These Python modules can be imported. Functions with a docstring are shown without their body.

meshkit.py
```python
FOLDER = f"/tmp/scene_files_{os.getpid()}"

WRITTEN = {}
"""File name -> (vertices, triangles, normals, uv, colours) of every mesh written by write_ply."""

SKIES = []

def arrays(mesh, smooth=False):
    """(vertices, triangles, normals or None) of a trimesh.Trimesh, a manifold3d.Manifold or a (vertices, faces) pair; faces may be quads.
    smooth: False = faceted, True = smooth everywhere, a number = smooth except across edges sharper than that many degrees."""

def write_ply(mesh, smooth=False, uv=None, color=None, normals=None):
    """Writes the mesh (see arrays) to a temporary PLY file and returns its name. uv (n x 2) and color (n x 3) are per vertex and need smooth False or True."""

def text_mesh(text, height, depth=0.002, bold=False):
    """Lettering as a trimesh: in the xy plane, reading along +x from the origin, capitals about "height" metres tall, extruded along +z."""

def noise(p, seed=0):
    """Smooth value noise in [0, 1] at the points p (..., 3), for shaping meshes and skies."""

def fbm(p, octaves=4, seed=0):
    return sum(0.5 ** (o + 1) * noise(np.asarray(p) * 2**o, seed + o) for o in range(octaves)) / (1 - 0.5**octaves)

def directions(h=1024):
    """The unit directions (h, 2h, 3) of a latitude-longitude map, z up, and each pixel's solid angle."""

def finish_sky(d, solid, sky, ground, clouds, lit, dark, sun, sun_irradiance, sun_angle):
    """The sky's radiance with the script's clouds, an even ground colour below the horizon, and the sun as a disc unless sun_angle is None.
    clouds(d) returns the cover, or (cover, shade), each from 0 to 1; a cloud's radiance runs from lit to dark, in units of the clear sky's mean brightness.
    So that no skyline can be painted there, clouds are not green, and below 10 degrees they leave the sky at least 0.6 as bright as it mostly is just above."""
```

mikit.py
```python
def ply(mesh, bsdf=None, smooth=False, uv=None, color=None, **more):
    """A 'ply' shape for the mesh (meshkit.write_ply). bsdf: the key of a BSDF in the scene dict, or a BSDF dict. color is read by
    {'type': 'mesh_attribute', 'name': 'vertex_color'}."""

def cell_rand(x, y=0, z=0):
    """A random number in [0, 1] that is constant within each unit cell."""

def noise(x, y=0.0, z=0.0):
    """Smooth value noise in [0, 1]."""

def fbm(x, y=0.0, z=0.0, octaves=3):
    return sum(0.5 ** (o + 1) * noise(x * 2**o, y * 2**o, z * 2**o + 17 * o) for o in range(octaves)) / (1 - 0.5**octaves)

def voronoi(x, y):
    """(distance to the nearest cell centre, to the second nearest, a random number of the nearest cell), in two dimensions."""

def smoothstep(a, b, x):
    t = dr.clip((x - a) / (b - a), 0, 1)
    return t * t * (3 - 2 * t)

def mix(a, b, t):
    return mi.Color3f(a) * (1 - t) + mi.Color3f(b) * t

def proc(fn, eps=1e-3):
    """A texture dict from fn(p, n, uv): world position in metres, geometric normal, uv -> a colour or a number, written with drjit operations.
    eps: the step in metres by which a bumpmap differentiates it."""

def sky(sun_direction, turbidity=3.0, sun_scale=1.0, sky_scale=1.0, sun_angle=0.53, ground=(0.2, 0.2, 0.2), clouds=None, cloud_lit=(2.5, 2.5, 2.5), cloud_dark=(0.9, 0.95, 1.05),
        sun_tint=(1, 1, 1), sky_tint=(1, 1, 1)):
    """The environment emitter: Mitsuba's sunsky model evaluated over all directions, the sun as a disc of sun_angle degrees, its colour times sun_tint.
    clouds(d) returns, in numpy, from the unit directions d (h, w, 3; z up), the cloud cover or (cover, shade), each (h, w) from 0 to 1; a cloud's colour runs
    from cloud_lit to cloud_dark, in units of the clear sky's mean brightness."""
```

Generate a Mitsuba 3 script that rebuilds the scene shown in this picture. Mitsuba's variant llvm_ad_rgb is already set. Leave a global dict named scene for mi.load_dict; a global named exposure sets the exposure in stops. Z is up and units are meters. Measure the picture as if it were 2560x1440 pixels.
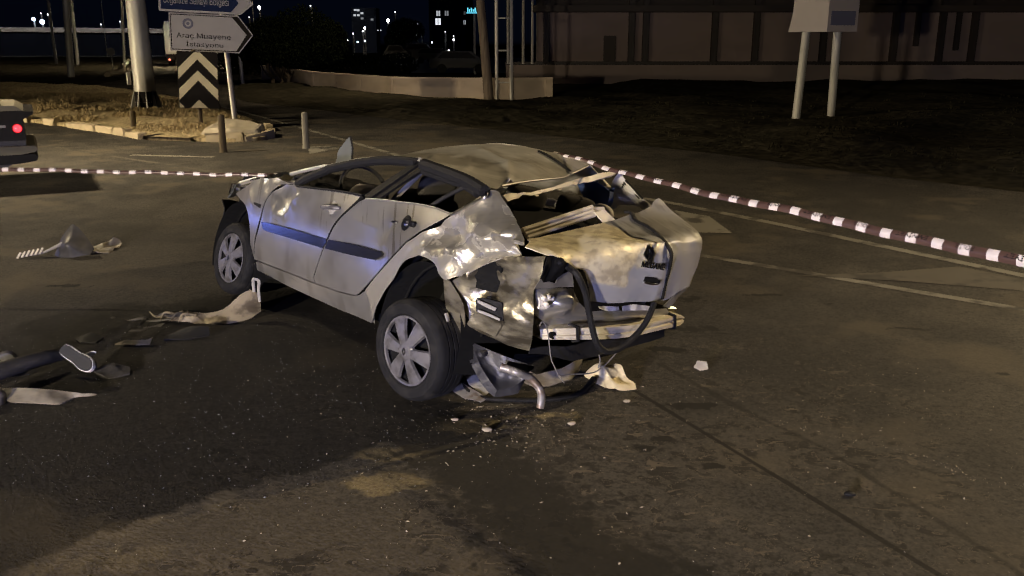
import math, random
import numpy as np, trimesh, shapely, drjit as dr, mitsuba as mi, mikit, meshkit
from shapely.geometry import Polygon
from scipy.spatial import Delaunay
from scipy.interpolate import RBFInterpolator
T = mi.ScalarTransform4f
rng = np.random.default_rng(7)
random.seed(7)
scene, labels = {}, {}

# ---------------------------------------------------------------- camera, sky, lamps' strengths, exposure
EYE, PITCH = 1.88, 0.2653
scene['camera'] = {'type': 'perspective', 'fov': 59.27, 'fov_axis': 'x', 'near_clip': 0.05, 'far_clip': 2000.0,
    'to_world': T().look_at(origin=[0, 0, EYE], target=[0, math.cos(PITCH), EYE - math.sin(PITCH)], up=[0, 0, 1])}
scene['sky'] = {**mikit.sky([-0.3, -0.8, 0.25], turbidity=3, sun_scale=0.0, sky_scale=0.022, sky_tint=(0.34, 0.46, 1.4), ground=(0.05, 0.05, 0.05)), 'sampling_weight': 3.0}
exposure = 0.0
WARM, WHITE, BLUE = (1.0, 0.80, 0.50), (1.0, 0.85, 0.62), (0.24, 0.30, 1.0)

def lamp_light(rgb, power, weight=1.0):
    return {'type': 'area', 'radiance': {'type': 'rgb', 'value': [float(c) * power for c in rgb]}, 'sampling_weight': float(weight)}

# ---------------------------------------------------------------- bookkeeping
def numbered(name):
    if name not in scene and name not in taken: return name
    k = 1
    while f'{name}_{k:03d}' in scene or f'{name}_{k:03d}' in taken: k += 1
    return f'{name}_{k:03d}'
taken = set()
def thing(name, label, cat, group=None):
    key = numbered(name); taken.add(key)
    labels[key] = {'label': label, 'category': cat}
    if group: labels[key]['group'] = group
    return key
def part(parent, name, mesh, mat, smooth=30, label=None, kind=None, **more):
    key = numbered(f'{parent}__{name}')
    scene[key] = mikit.ply(mesh, mat, smooth=smooth, **more)
    if label or kind:
        labels[key] = {}
        if label: labels[key]['label'] = label
        if kind: labels[key]['kind'] = kind
    return key
def struct(name, mesh, mat, smooth=False, label=None, kind='structure', **more):
    key = numbered(name)
    scene[key] = mikit.ply(mesh, mat, smooth=smooth, **more)
    labels[key] = {'kind': kind}
    if label: labels[key]['label'] = label
    return key
def single(name, label, cat, mesh, mat, smooth=30, group=None, **more):
    key = thing(name, label, cat, group)
    scene[key] = mikit.ply(mesh, mat, smooth=smooth, **more)
    return key

# ---------------------------------------------------------------- mesh helpers
cat_ = trimesh.util.concatenate
def box(c, s, rz=0.0, bevel=0.0):
    b = trimesh.creation.box(extents=s)
    if bevel:
        import manifold3d as m3
        e = [max(x / 2 - bevel, 1e-4) for x in s]
        pts = np.array([[sx * (e[0] + (bevel if k == 0 else 0)), sy * (e[1] + (bevel if k == 1 else 0)), sz * (e[2] + (bevel if k == 2 else 0))]
                        for sx in (-1, 1) for sy in (-1, 1) for sz in (-1, 1) for k in range(3)])
        b = trimesh.convex.convex_hull(pts)
    if rz: b.apply_transform(trimesh.transformations.rotation_matrix(rz, [0, 0, 1]))
    b.apply_translation(c)
    return b
def spline(pts, n):
    pts = np.asarray(pts, float)
    if len(pts) < 3: return np.linspace(pts[0], pts[-1], max(n, 2))
    P = np.vstack([2 * pts[0] - pts[1], pts, 2 * pts[-1] - pts[-2]])
    out = []
    per = max(2, int(math.ceil(n / (len(pts) - 1))))
    for i in range(len(pts) - 1):
        p0, p1, p2, p3 = P[i:i + 4]
        for t in np.linspace(0, 1, per, endpoint=False):
            out.append(0.5 * ((2 * p1) + (p2 - p0) * t + (2 * p0 - 5 * p1 + 4 * p2 - p3) * t * t + (3 * p1 - p0 - 3 * p2 + p3) * t ** 3))
    out.append(pts[-1])
    return np.array(out)
def tube(pts, r, sides=10, n=None, flat=1.0, up=(0, 0, 1)):
    p = spline(pts, n) if n else np.asarray(pts, float)
    r = np.broadcast_to(np.asarray(r, float), (len(p),)) if np.ndim(r) == 0 or len(np.atleast_1d(r)) == len(p) else np.interp(np.linspace(0, 1, len(p)), np.linspace(0, 1, len(r)), r)
    tan = np.gradient(p, axis=0); tan /= np.linalg.norm(tan, axis=1, keepdims=True) + 1e-12
    u = np.asarray(up, float)
    V, F = [], []
    a = np.arange(sides) * 2 * np.pi / sides
    prev = None
    for i in range(len(p)):
        s = np.cross(tan[i], u if prev is None else prev)
        if np.linalg.norm(s) < 1e-3: s = np.cross(tan[i], [1, 0, 0.1])
        s /= np.linalg.norm(s); w = np.cross(s, tan[i]); prev = w
        V.append(p[i] + r[i] * (np.cos(a)[:, None] * s * flat + np.sin(a)[:, None] * w))
    for i in range(len(p) - 1):
        for k in range(sides):
            q = (k + 1) % sides
            F += [[i * sides + k, i * sides + q, (i + 1) * sides + q], [i * sides + k, (i + 1) * sides + q, (i + 1) * sides + k]]
    V = np.vstack(V + [p[:1], p[-1:]]); m = len(p) * sides; e = (len(p) - 1) * sides
    for k in range(sides):
        q = (k + 1) % sides
        F += [[m, q, k], [m + 1, e + k, e + q]]
    t = trimesh.Trimesh(V, F, process=False); t.fix_normals(); return t
def lathe(profile, axis_from, axis_to, sides=40):
    """profile (radius, height) turned about the line axis_from -> axis_to"""
    a, b = np.asarray(axis_from, float), np.asarray(axis_to, float)
    z = (b - a) / np.linalg.norm(b - a)
    x = np.cross(z, [0, 0, 1] if abs(z[2]) < .9 else [1, 0, 0]); x /= np.linalg.norm(x); y = np.cross(z, x)
    pr = np.asarray(profile, float); n = len(pr)
    ang = np.arange(sides) * 2 * np.pi / sides
    V = np.concatenate([a + h * z + r * (np.cos(ang)[:, None] * x + np.sin(ang)[:, None] * y) for r, h in pr])
    F = []
    for i in range(n - 1):
        for k in range(sides):
            q = (k + 1) % sides
            F += [[i * sides + k, i * sides + q, (i + 1) * sides + q], [i * sides + k, (i + 1) * sides + q, (i + 1) * sides + k]]
    return trimesh.Trimesh(V, F, process=False)
def extrude(poly, h):
    return trimesh.creation.extrude_polygon(poly, h, engine='earcut')
def placed(mesh, origin, ex, ey, ez):
    m = np.eye(4); m[:3, 0], m[:3, 1], m[:3, 2], m[:3, 3] = ex, ey, ez, origin
    q = mesh.copy(); q.apply_transform(m); return q
def plate(poly2d, origin, ex, ey, h):
    """polygon in the plane (ex, ey) at origin, given thickness h along ex x ey"""
    ex, ey = np.asarray(ex, float), np.asarray(ey, float)
    return placed(extrude(poly2d if isinstance(poly2d, Polygon) else Polygon(poly2d), h), origin, ex, ey, np.cross(ex, ey))
def grid_sheet(xs, ys, zf):
    X, Y = np.meshgrid(xs, ys)
    V = np.stack([X.ravel(), Y.ravel(), zf(X, Y).ravel()], 1)
    n, m = len(xs), len(ys)
    i = (np.arange(m - 1)[:, None] * n + np.arange(n - 1)[None]).ravel()
    F = np.vstack([np.stack([i, i + 1, i + n + 1], 1), np.stack([i, i + n + 1, i + n], 1)])
    return trimesh.Trimesh(V, F, process=False)

# sheet metal: an outline in space, smooth in between, then dented and creased
def chaikin(p, limit=50):
    out = []
    n = len(p)
    for i in range(n):
        a, b, c = p[i - 1], p[i], p[(i + 1) % n]
        d1, d2 = b - a, c - b
        cs = np.dot(d1, d2) / (np.linalg.norm(d1) * np.linalg.norm(d2) + 1e-12)
        if cs > math.cos(math.radians(limit)): out += [b - 0.25 * d1, b, b + 0.25 * d2] if cs > .995 else [b - 0.25 * d1, b * .72 + (a + c) * .14 if np.linalg.norm(d1) < .12 and np.linalg.norm(d2) < .12 else b, b + 0.25 * d2]
        else: out.append(b)
    return np.array(out)
def tri_wave(x): return np.abs((x % 2.0) - 1.0) * 2 - 1
def crumple(P, freq, seed):
    """sharp-folded steel: crossing triangle waves on warped coordinates, in [-1, 1]"""
    r = np.random.default_rng(seed)
    wv = np.stack([meshkit.fbm(P * freq * .6 + 7 * k, 2, seed + k) for k in range(3)], 1) * 2.2
    out = 0
    for k in range(4):
        d = r.normal(size=3); d /= np.linalg.norm(d)
        out = out + tri_wave((P * freq) @ d + wv @ r.normal(size=3) * .55 + r.random() * 2) * (0.8 ** k)
    return out / 2.95
def seg_dist(P, a, b):
    a, b = np.asarray(a, float), np.asarray(b, float); ab = b - a
    t = np.clip(((P - a) @ ab) / (ab @ ab), 0, 1)
    return np.linalg.norm(P - a - t[:, None] * ab, axis=1)
def dent_height(P, dents):
    h = np.zeros(len(P))
    for d in dents:
        if d[0] == 'r': h += d[3] * np.exp(-seg_dist(P, d[1], d[2]) / d[4])
        elif d[0] == 'd': h += d[3] * np.exp(-(np.linalg.norm(P - d[1], axis=1) / d[2]) ** 2)
        elif d[0] == 'b': h += d[3] * np.clip(1 - (np.linalg.norm(P - d[1], axis=1) / d[2]) ** 2, 0, 1)      # dish with a hard rim
        elif d[0] == 'c': h += d[3] * crumple(P, d[4], d[5]) * np.exp(-(np.linalg.norm(P - d[1], axis=1) / d[2]) ** 2)
        elif d[0] == 'n': h += d[1] * (meshkit.fbm(P * d[2], 3, d[3]) - .5) * 2
    return h
def sheet(outline, anchors=(), step=.02, thick=.003, dents=(), out=(0, 1, 0), soft=True, holes=(), rough_edge=0.0, linear=False):
    o = np.asarray(outline, float)
    if soft: o = chaikin(o)
    anchors = np.asarray(anchors, float).reshape(-1, 3)
    K = np.vstack([o, anchors])
    c = K.mean(0)
    _, _, vt = np.linalg.svd(K - c)
    ex, ey, ez = vt
    if np.dot(ez, out) < 0: ez = -ez
    ey = np.cross(ez, ex)
    to2 = lambda p: np.stack([(p - c) @ ex, (p - c) @ ey], 1)
    poly = Polygon(to2(o)).buffer(0)
    if poly.geom_type != 'Polygon': poly = max(poly.geoms, key=lambda g: g.area)
    for hl in holes: poly = poly.difference(Polygon(to2(np.asarray(hl, float))).buffer(0))
    if poly.geom_type != 'Polygon': poly = max(poly.geoms, key=lambda g: g.area)
    bnd = []
    for ring in [poly.exterior, *poly.interiors]:
        n = max(8, int(ring.length / step))
        bnd.append(np.array([ring.interpolate(t, normalized=True).coords[0] for t in np.arange(n) / n]))
        bnd.append(np.array(ring.coords[:-1]))
    bnd = np.vstack(bnd)
    if rough_edge: bnd = bnd + np.random.default_rng(3).normal(size=bnd.shape) * rough_edge
    x0, y0, x1, y1 = poly.bounds
    gx, gy = np.meshgrid(np.arange(x0, x1, step), np.arange(y0, y1, step * .87))
    gx = gx + (np.arange(len(gx)) % 2)[:, None] * step / 2
    g = np.stack([gx.ravel(), gy.ravel()], 1)
    inner = poly.buffer(-.45 * step)
    g = g[shapely.contains_xy(inner, g[:, 0], g[:, 1])] if not inner.is_empty else g[:0]
    p2 = np.vstack([bnd, g])
    _, ix = np.unique(np.round(p2 / (step * .12)).astype(int), axis=0, return_index=True)
    p2 = p2[np.sort(ix)]
    F = Delaunay(p2).simplices
    cen = p2[F].mean(1)
    grow = poly.buffer(step * .02 + rough_edge)
    F = F[shapely.contains_xy(grow, cen[:, 0], cen[:, 1])]
    k2 = to2(K); kw = (K - c) @ ez
    _, iu = np.unique(np.round(k2, 3), axis=0, return_index=True)
    if linear or len(iu) < 5:
        A = np.c_[k2, np.ones(len(k2))]; co = np.linalg.lstsq(A, kw, rcond=None)[0]; w = np.c_[p2, np.ones(len(p2))] @ co
    else:
        w = RBFInterpolator(k2[iu], kw[iu], kernel='thin_plate_spline', smoothing=2e-5)(p2)
    P = c + p2[:, :1] * ex + p2[:, 1:] * ey + w[:, None] * ez
    if len(dents): P = P + dent_height(P, dents)[:, None] * ez
    f = F; t = P[f]
    nz = np.cross(t[:, 1] - t[:, 0], t[:, 2] - t[:, 0]) @ ez
    f = np.where((nz < 0)[:, None], f[:, ::-1], f)
    vn = trimesh.Trimesh(P, f, process=False).vertex_normals
    n = len(P)
    e = np.sort(np.vstack([f[:, [0, 1]], f[:, [1, 2]], f[:, [2, 0]]]), 1)
    ed = np.vstack([f[:, [0, 1]], f[:, [1, 2]], f[:, [2, 0]]])
    _, inv, cnt = np.unique(e, axis=0, return_inverse=True, return_counts=True)
    be = ed[cnt[inv.ravel()] == 1]
    side = np.vstack([np.stack([be[:, 0], be[:, 0] + n, be[:, 1]], 1), np.stack([be[:, 1], be[:, 0] + n, be[:, 1] + n], 1)])
    return trimesh.Trimesh(np.vstack([P, P - vn * thick]), np.vstack([f, f[:, ::-1] + n, side]), process=False)

PTS = {  # millimetres in the wreck's own frame: x forward from the rear axle, y to its left, z up
    'fender': ("2760,815,734 2652,818,775 2525,830,814 2407,837,863 2304,828,893 2179,826,900 2054,819,919 1816,828,892 1965,833,876 2035,846,828 2079,859,772 2102,866,730 2107,871,686 2114,875,614 2123,875,594 2151,872,517 2190,862,439 2221,838,327 2250,811,241 2292,805,227 2311,812,246 2275,848,369 2264,866,468 2296,874,563 2286,873,545 2339,875,620 2414,872,673 2608,839,706", ""),
    'front_door': ("1951,832,880 2017,846,829 2059,859,773 2084,866,731 2091,871,687 2098,875,614 2100,875,611 2122,872,521 2169,862,442 2203,839,330 2217,828,295 2168,828,295 1890,828,293 1620,827,291 1424,826,288 1246,826,286 1257,837,324 1183,859,419 1125,872,523 1095,875,593 1080,875,590 1036,871,683 960,860,763 879,845,832 824,827,896 809,823,908 965,824,905 1130,825,903 1299,826,898 1477,828,893 1604,827,896 1702,830,887 1812,827,896", ""),
    'rear_door': ("1226,826,286 1240,837,323 1169,859,419 1109,872,521 1078,875,593 1061,875,595 1020,871,684 944,860,764 862,846,831 788,830,885 697,826,898 553,824,904 415,823,908 195,820,915 25,821,914 -63,823,907 -141,826,899 -93,836,867 -49,843,842 73,858,775 188,870,694 311,875,580 477,862,441 615,842,343 662,833,312 720,830,301 886,827,291 1058,826,288", ""),
    'rocker': ("2253,816,256 2164,826,287 1893,825,285 1622,825,284 1426,824,281 1239,823,279 1059,824,282 888,825,283 713,828,295 647,833,311 571,844,351 520,828,293 524,789,186 548,779,162 624,781,166 766,782,169 933,781,167 1284,785,177 1661,790,188 2097,801,215 2216,803,219", ""),
    'quarter': ("568,845,355 459,863,443 295,875,581 172,870,695 57,858,775 -60,843,840 -96,837,862 -146,827,895 -196,805,930 -265,785,976 -333,763,1018 -332,749,1048 -343,720,1066 -359,693,1058 -398,689,1027 -454,689,988 -559,722,939 -665,768,893 -748,807,863 -785,822,845 -809,849,819 -724,839,817 -710,804,798 -673,739,771 -655,721,758 -625,763,749 -621,814,742 -601,837,723 -540,851,684 -458,854,640 -374,855,600 -324,855,582 -289,864,556 -254,864,558 -241,874,567 -211,875,602 -142,874,632 -52,874,649 45,874,641 137,875,610 190,874,566 242,868,479 335,855,398 449,825,282 523,789,186 532,785,177 523,791,190 520,828,293", "-355,812,881 -211,816,830 -124,806,787 -278,865,736 -391,852,753 -484,833,800 -481,802,756 -608,842,846 -551,779,768 -145,847,719"),
    'arch_flap': ("-241,874,566 -268,874,559 -292,864,555 -334,857,524 -371,849,492 -418,840,429 -409,814,350 -376,784,281 -311,779,267 -242,776,256 -244,798,330 -258,835,398 -233,848,480", ""),
    'tail_panel': ("-275,844,556 -335,842,519 -352,817,471 -372,798,418 -371,767,326 -381,748,329 -469,735,318 -557,713,312 -622,686,301 -682,644,290 -720,620,291 -765,651,356 -810,712,489 -800,732,603 -812,731,625 -831,731,670 -844,730,709 -840,731,754 -840,722,787 -789,746,775 -713,769,758 -657,786,747 -615,804,739 -586,826,725 -483,842,670 -387,855,611", "-474,734,552 -683,754,630 -610,763,446 -721,740,427"),
    'lamp_void': ("-348,825,602 -485,822,670 -558,818,712 -576,790,694 -598,792,672 -551,754,634 -556,745,583 -544,744,547 -526,774,550 -439,794,546 -336,794,550 -314,834,558", ""),
    'vent_frame': ("-500,836,506 -568,822,518 -619,801,514 -647,792,517 -660,790,497 -658,770,426 -648,768,417 -581,790,426 -500,815,430 -500,828,446", ""),
    'vent_slat_a': ("-526,850,504 -585,829,493 -636,808,483 -625,806,466 -573,828,478 -528,849,488", ""),
    'vent_slat_b': ("-535,844,454 -591,813,446 -655,791,434 -653,789,423 -585,811,432 -533,842,441", ""),
    'air_box': ("-499,830,429 -594,799,421 -657,779,419 -639,762,388 -611,755,356 -589,748,328 -539,760,336 -481,783,349 -449,803,346 -434,817,364 -464,825,400", ""),
    'rear_panel': ("-790,715,614 -790,624,630 -790,570,638 -790,466,646 -770,426,611 -770,360,550 -760,279,525 -760,147,538 -760,9,544 -740,-213,561 -700,-395,570 -700,-436,535 -730,-257,495 -750,46,453 -750,245,429 -740,459,419 -740,557,440 -760,644,476 -760,665,493", "-860,607,579 -850,543,604 -740,533,469 -770,80,505"),
    'lid': ("-620,680,847 -700,722,840 -780,816,813 -830,761,800 -850,718,791 -860,704,799 -865,638,785 -870,566,749 -875,492,744 -875,431,660 -870,395,591 -870,313,590 -870,128,604 -850,-129,623 -830,-233,633 -820,-318,680 -790,-442,720 -785,-457,764 -775,-498,816 -770,-516,873 -765,-523,922 -755,-533,971 -730,-544,1013 -640,-563,1060 -540,-553,1104 -460,-527,1149 -420,-526,1177 -400,-494,1199 -400,-452,1177 -420,-420,1143 -470,-267,1090 -480,-189,1069 -500,-52,1021 -520,104,980 -530,244,942 -550,388,905 -570,504,877 -580,578,857", "-865,546,784 -872,395,832 -876,234,878 -868,15,931 -835,-205,966 -775,-427,992 -885,376,705 -888,90,750 -862,-189,792 -880,237,642 -870,-83,663 -670,39,963 -600,-281,1049 -660,-393,1031 -750,427,861 -760,572,840 -790,33,935 -760,-187,978"),
    'roof': ("1478,560,1117 1538,450,1153 1459,200,1224 1317,100,1287 1151,50,1328 945,0,1364 703,-50,1391 531,-150,1400 360,-250,1388 252,-330,1382 165,-400,1363 116,-360,1336 81,-270,1301 27,-120,1245 -23,-20,1216 -101,160,1186 -140,300,1159 -204,480,1122 -245,600,1094 -308,680,1071 -274,700,1074 -72,700,1112 227,700,1153 418,700,1174 710,660,1164 1062,620,1145", "287,250,1259 58,150,1243 525,350,1251 95,500,1160 816,150,1307"),
    'header': ("-327,640,1046 -303,500,1077 -216,300,1112 -163,150,1151 -115,0,1195 -50,-200,1253 6,-450,1322 -17,-480,1320 -44,-360,1271 -82,-120,1200 -149,80,1153 -244,340,1087 -338,580,1032 -351,620,1017", ""),
    'shelf': ("-440,570,882 -440,404,945 -440,256,1003 -440,93,1069 -440,-8,1083 -440,-19,1070 -440,41,1048 -440,62,1018 -440,168,982 -440,343,913 -440,520,838", ""),
    'shelf_b': ("-460,83,1044 -460,45,1053 -460,9,1071 -500,-55,1021 -500,2,1000 -500,41,993", ""),
    'pillar_trim': ("75,-600,1332 31,-600,1311 -75,-600,1246 -150,-600,1197 -248,-600,1152 -215,-600,1138 -103,-600,1137 23,-600,1122 48,-600,1094 122,-600,1096 119,-600,1137 118,-600,1214 124,-600,1261 106,-600,1296", ""),
    'trim_slots': ("-3,-598,1287 -174,-598,1186 10,-598,1273 -153,-598,1181 15,-598,1261 -136,-598,1176 13,-598,1247 -121,-598,1172", ""),
    'blue': ("281,-450,1215 153,-450,1250 36,-450,1236 -32,-450,1196 -36,-450,1132 -18,-450,1098 136,-450,1105 217,-450,1154", ""),
    'frag': ("1988,420,1093 1972,420,1178 1930,420,1222 1863,420,1278 1811,420,1301 1750,420,1220 1731,420,1105", ""),
    'mold_front': ("2071,883,585 1958,883,591 1508,883,595 1076,883,596 1069,883,575 1108,881,531 1550,881,531 1964,881,531 2031,881,536", ""),
    'mold_rear': ("1044,883,595 723,883,607 407,883,611 378,883,601 416,883,568 478,882,552 784,881,539 1077,881,533 1059,882,568", ""),
    'fender_vent': ("2356,871,712 2138,872,707 2140,875,678 2232,873,691", ""),
    'b_pillar': ("483,707,1151 401,698,1168 547,765,1036 711,825,902 802,823,906 640,766,1033", ""),
    'b_pillar_b': ("382,700,1144 335,701,1143 519,774,996 638,814,903 717,815,901 552,759,1026", ""),
    'front_rail': ("1721,815,902 1613,793,959 1447,760,1024 1421,755,1036 1239,734,1078 1058,716,1113 785,699,1148 468,694,1157", ""),
    'front_rail_top': ("1921,781,962 1705,756,1013 1507,735,1056 1563,745,1036 1371,725,1076 1099,696,1133 814,683,1159 467,674,1177", ""),
    'rear_rail': ("372,708,1149 99,724,1118 -132,739,1087 -321,759,1047", ""),
    'rear_rail_in': ("377,697,1110 104,712,1081 -76,722,1062 -232,739,1028", ""),
    'divider': ("-108,720,1065 16,756,992 120,790,915", ""),
    'belt_front': ("1693,834,887 1438,831,896 1150,827,907 849,826,910 906,827,907 803,826,910", ""),
    'belt_rear': ("748,832,894 550,827,907 411,826,911 192,823,919 21,824,917 -145,829,901", ""),
    'belt_quarter': ("-154,833,896 -216,820,932 -285,800,978 -353,779,1020 -346,767,1044", ""),
    'seal': ("-870,610,754 -870,563,736 -900,550,715 -900,482,640 -900,435,552 -900,387,464 -900,336,387 -900,274,347 -900,207,345 -900,127,376 -900,30,457 -900,-20,532 -880,-70,614", ""),
    'strap_or_fold': ("-440,-178,1077 -470,-195,1080 -507,-186,1060 -560,-157,1037 -657,-163,1013 -763,-143,977 -874,-99,929 -897,-109,899 -897,-119,871 -879,-143,812 -862,-153,723 -845,-170,639", ""),
    'roof_fold': ("391,-168,1379 298,-167,1357 201,-168,1326 136,-171,1300 69,-175,1271", ""),
    'wire_a': ("-800,651,434 -800,638,457 -800,610,440 -800,586,401 -800,573,369 -800,535,274 -800,500,229 -800,458,183 -850,460,158", ""),
    'wire_b': ("-860,509,195 -860,468,203 -860,425,208 -860,286,217 -860,209,254 -860,155,303 -860,128,333", ""),
    'wire_c': ("-880,279,319 -880,264,286 -880,268,248", ""),
    'beam_top': ("-740,581,413 -800,487,434 -830,329,452 -840,143,469 -820,-83,494 -780,-272,514 -710,-495,540 -680,-586,527", ""),
    'beam_bot': ("-740,565,356 -800,471,371 -830,312,386 -840,125,401 -820,-66,424 -780,-288,456 -710,-514,475 -680,-588,497", ""),
    'pipe': ("-620,700,181 -660,670,176 -700,651,172 -700,574,151 -730,533,115 -750,514,80 -750,503,35 -750,503,1", ""),
    'muffler': ("-500,734,163 -660,637,164 -580,697,220 -600,640,96", ""),
    'valance': ("-700,592,295 -760,363,340 -770,48,384 -750,-181,419 -700,-414,445 -700,-418,402 -700,-113,323 -700,89,277 -700,283,242 -700,482,271 -700,592,267", ""),
    'lamp_socket': ("-860,728,782 -860,671,795 -860,620,772 -860,606,735 -860,625,696 -860,664,672 -860,721,659 -860,754,685 -860,743,731", ""),
    'bulb_holder': ("-860,738,583 -860,716,591 -860,672,601 -860,649,602 -860,641,585 -860,654,549 -860,684,527 -860,725,527 -860,729,557", ""),
    'frame_left': ("-840,761,626 -840,734,671 -840,631,659 -840,626,685 -840,552,730 -840,530,716 -840,502,650 -840,633,638 -840,758,621", ""),
    'latch': ("-905,59,749 -905,-44,762 -905,-56,720 -905,48,709", ""),
    'emblem': ("-910,116,897 -910,97,902 -910,25,887 -910,15,879 -910,11,851 -910,22,845 -910,98,877", ""),
    'word': ("-915,88,805 -915,-75,820 -915,94,827", ""),
    'trim_rear': ("-830,291,562 -830,226,568 -830,146,571 -830,134,552 -830,219,540 -830,268,549", ""),
    'handle_f': ("1226,858,775 1124,849,816 988,854,793 1109,861,758", ""),
    'handle_r': ("383,854,796 251,847,827 116,852,803 241,859,768", ""),
    'rear_right_corner': ("-790,-355,673 -745,-498,716 -735,-521,765 -720,-558,791 -730,-534,731 -750,-464,693 -770,-356,601 -770,-339,582 -770,-272,588", ""),
    'frag_skin': ("1913,946,106 1906,898,84 1867,890,3 1832,905,-20 1801,954,-57 1812,1024,-92 1850,1099,-121 1901,1172,-152 1973,1257,-183 2088,1362,-221 2128,1371,-196 2230,1409,-176 2227,1381,-147 2116,1280,-114 2046,1223,-108 1993,1147,-78 1973,1095,-51 1956,1055,1 1937,1015,61 1925,975,96", ""),
    'frag_bracket': ("1895,938,98 1902,953,179 1894,946,189 1877,922,180 1884,912,116 1866,898,34", ""),
    'frag_trim': ("2526,1670,-259 2446,1675,-283 2390,1611,-254 2347,1517,-214 2298,1516,-230 2184,1382,-179", ""),
    'frag_flap': ("2326,1523,-216 2236,1531,-241 2123,1446,-204 2069,1516,-236 2037,1631,-267 2124,1678,-269 2205,1593,-234", ""),
    'knife': ("1395,2543,-478 1335,2535,-458 1251,2475,-435 1196,2418,-423 1137,2351,-413 1073,2265,-409 1010,2183,-401 987,2165,-397 1000,2185,-412 1053,2247,-431 1051,2277,-442 1028,2311,-453 1024,2341,-461 1085,2415,-475 1182,2530,-492 1227,2550,-496 1277,2564,-487", ""),
    'torn_plate': ("5033,1270,-65 5013,1172,-25 5005,1089,13 5004,1024,79 4972,974,50 4912,973,30 4791,1052,-19 4677,1143,-54 4696,1250,-56 4737,1301,-67", ""),
    'arch_strip': ("-301,863,388 -314,855,354 -308,840,300 -285,816,229 -234,791,167 -154,762,105", ""),
    'door_gap': ("793,824,904 821,834,874 870,846,831 955,861,760 1028,871,681 1073,875,590", ""),
    'roof_edge': ("-248,600,1095 -204,480,1123 -140,300,1160 -101,160,1187 -23,-20,1217 27,-120,1245 81,-270,1302 118,-360,1336", ""),
    'hood_tear': ("2611,823,840 2583,812,881 2345,809,889 2262,800,917 2081,804,903 2133,816,866 2270,820,854", ""),
    'scrap_a': ("2971,720,765 3039,680,804 2957,660,835 2905,640,856 2834,620,878", ""),
    'scrap_b': ("3392,500,828 3365,480,872 3058,500,882 2992,500,906 2787,550,906", ""),
    'scrap_c': ("2674,600,903 2578,580,926 2497,560,956 2370,580,957 2304,500,1006", ""),
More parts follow.
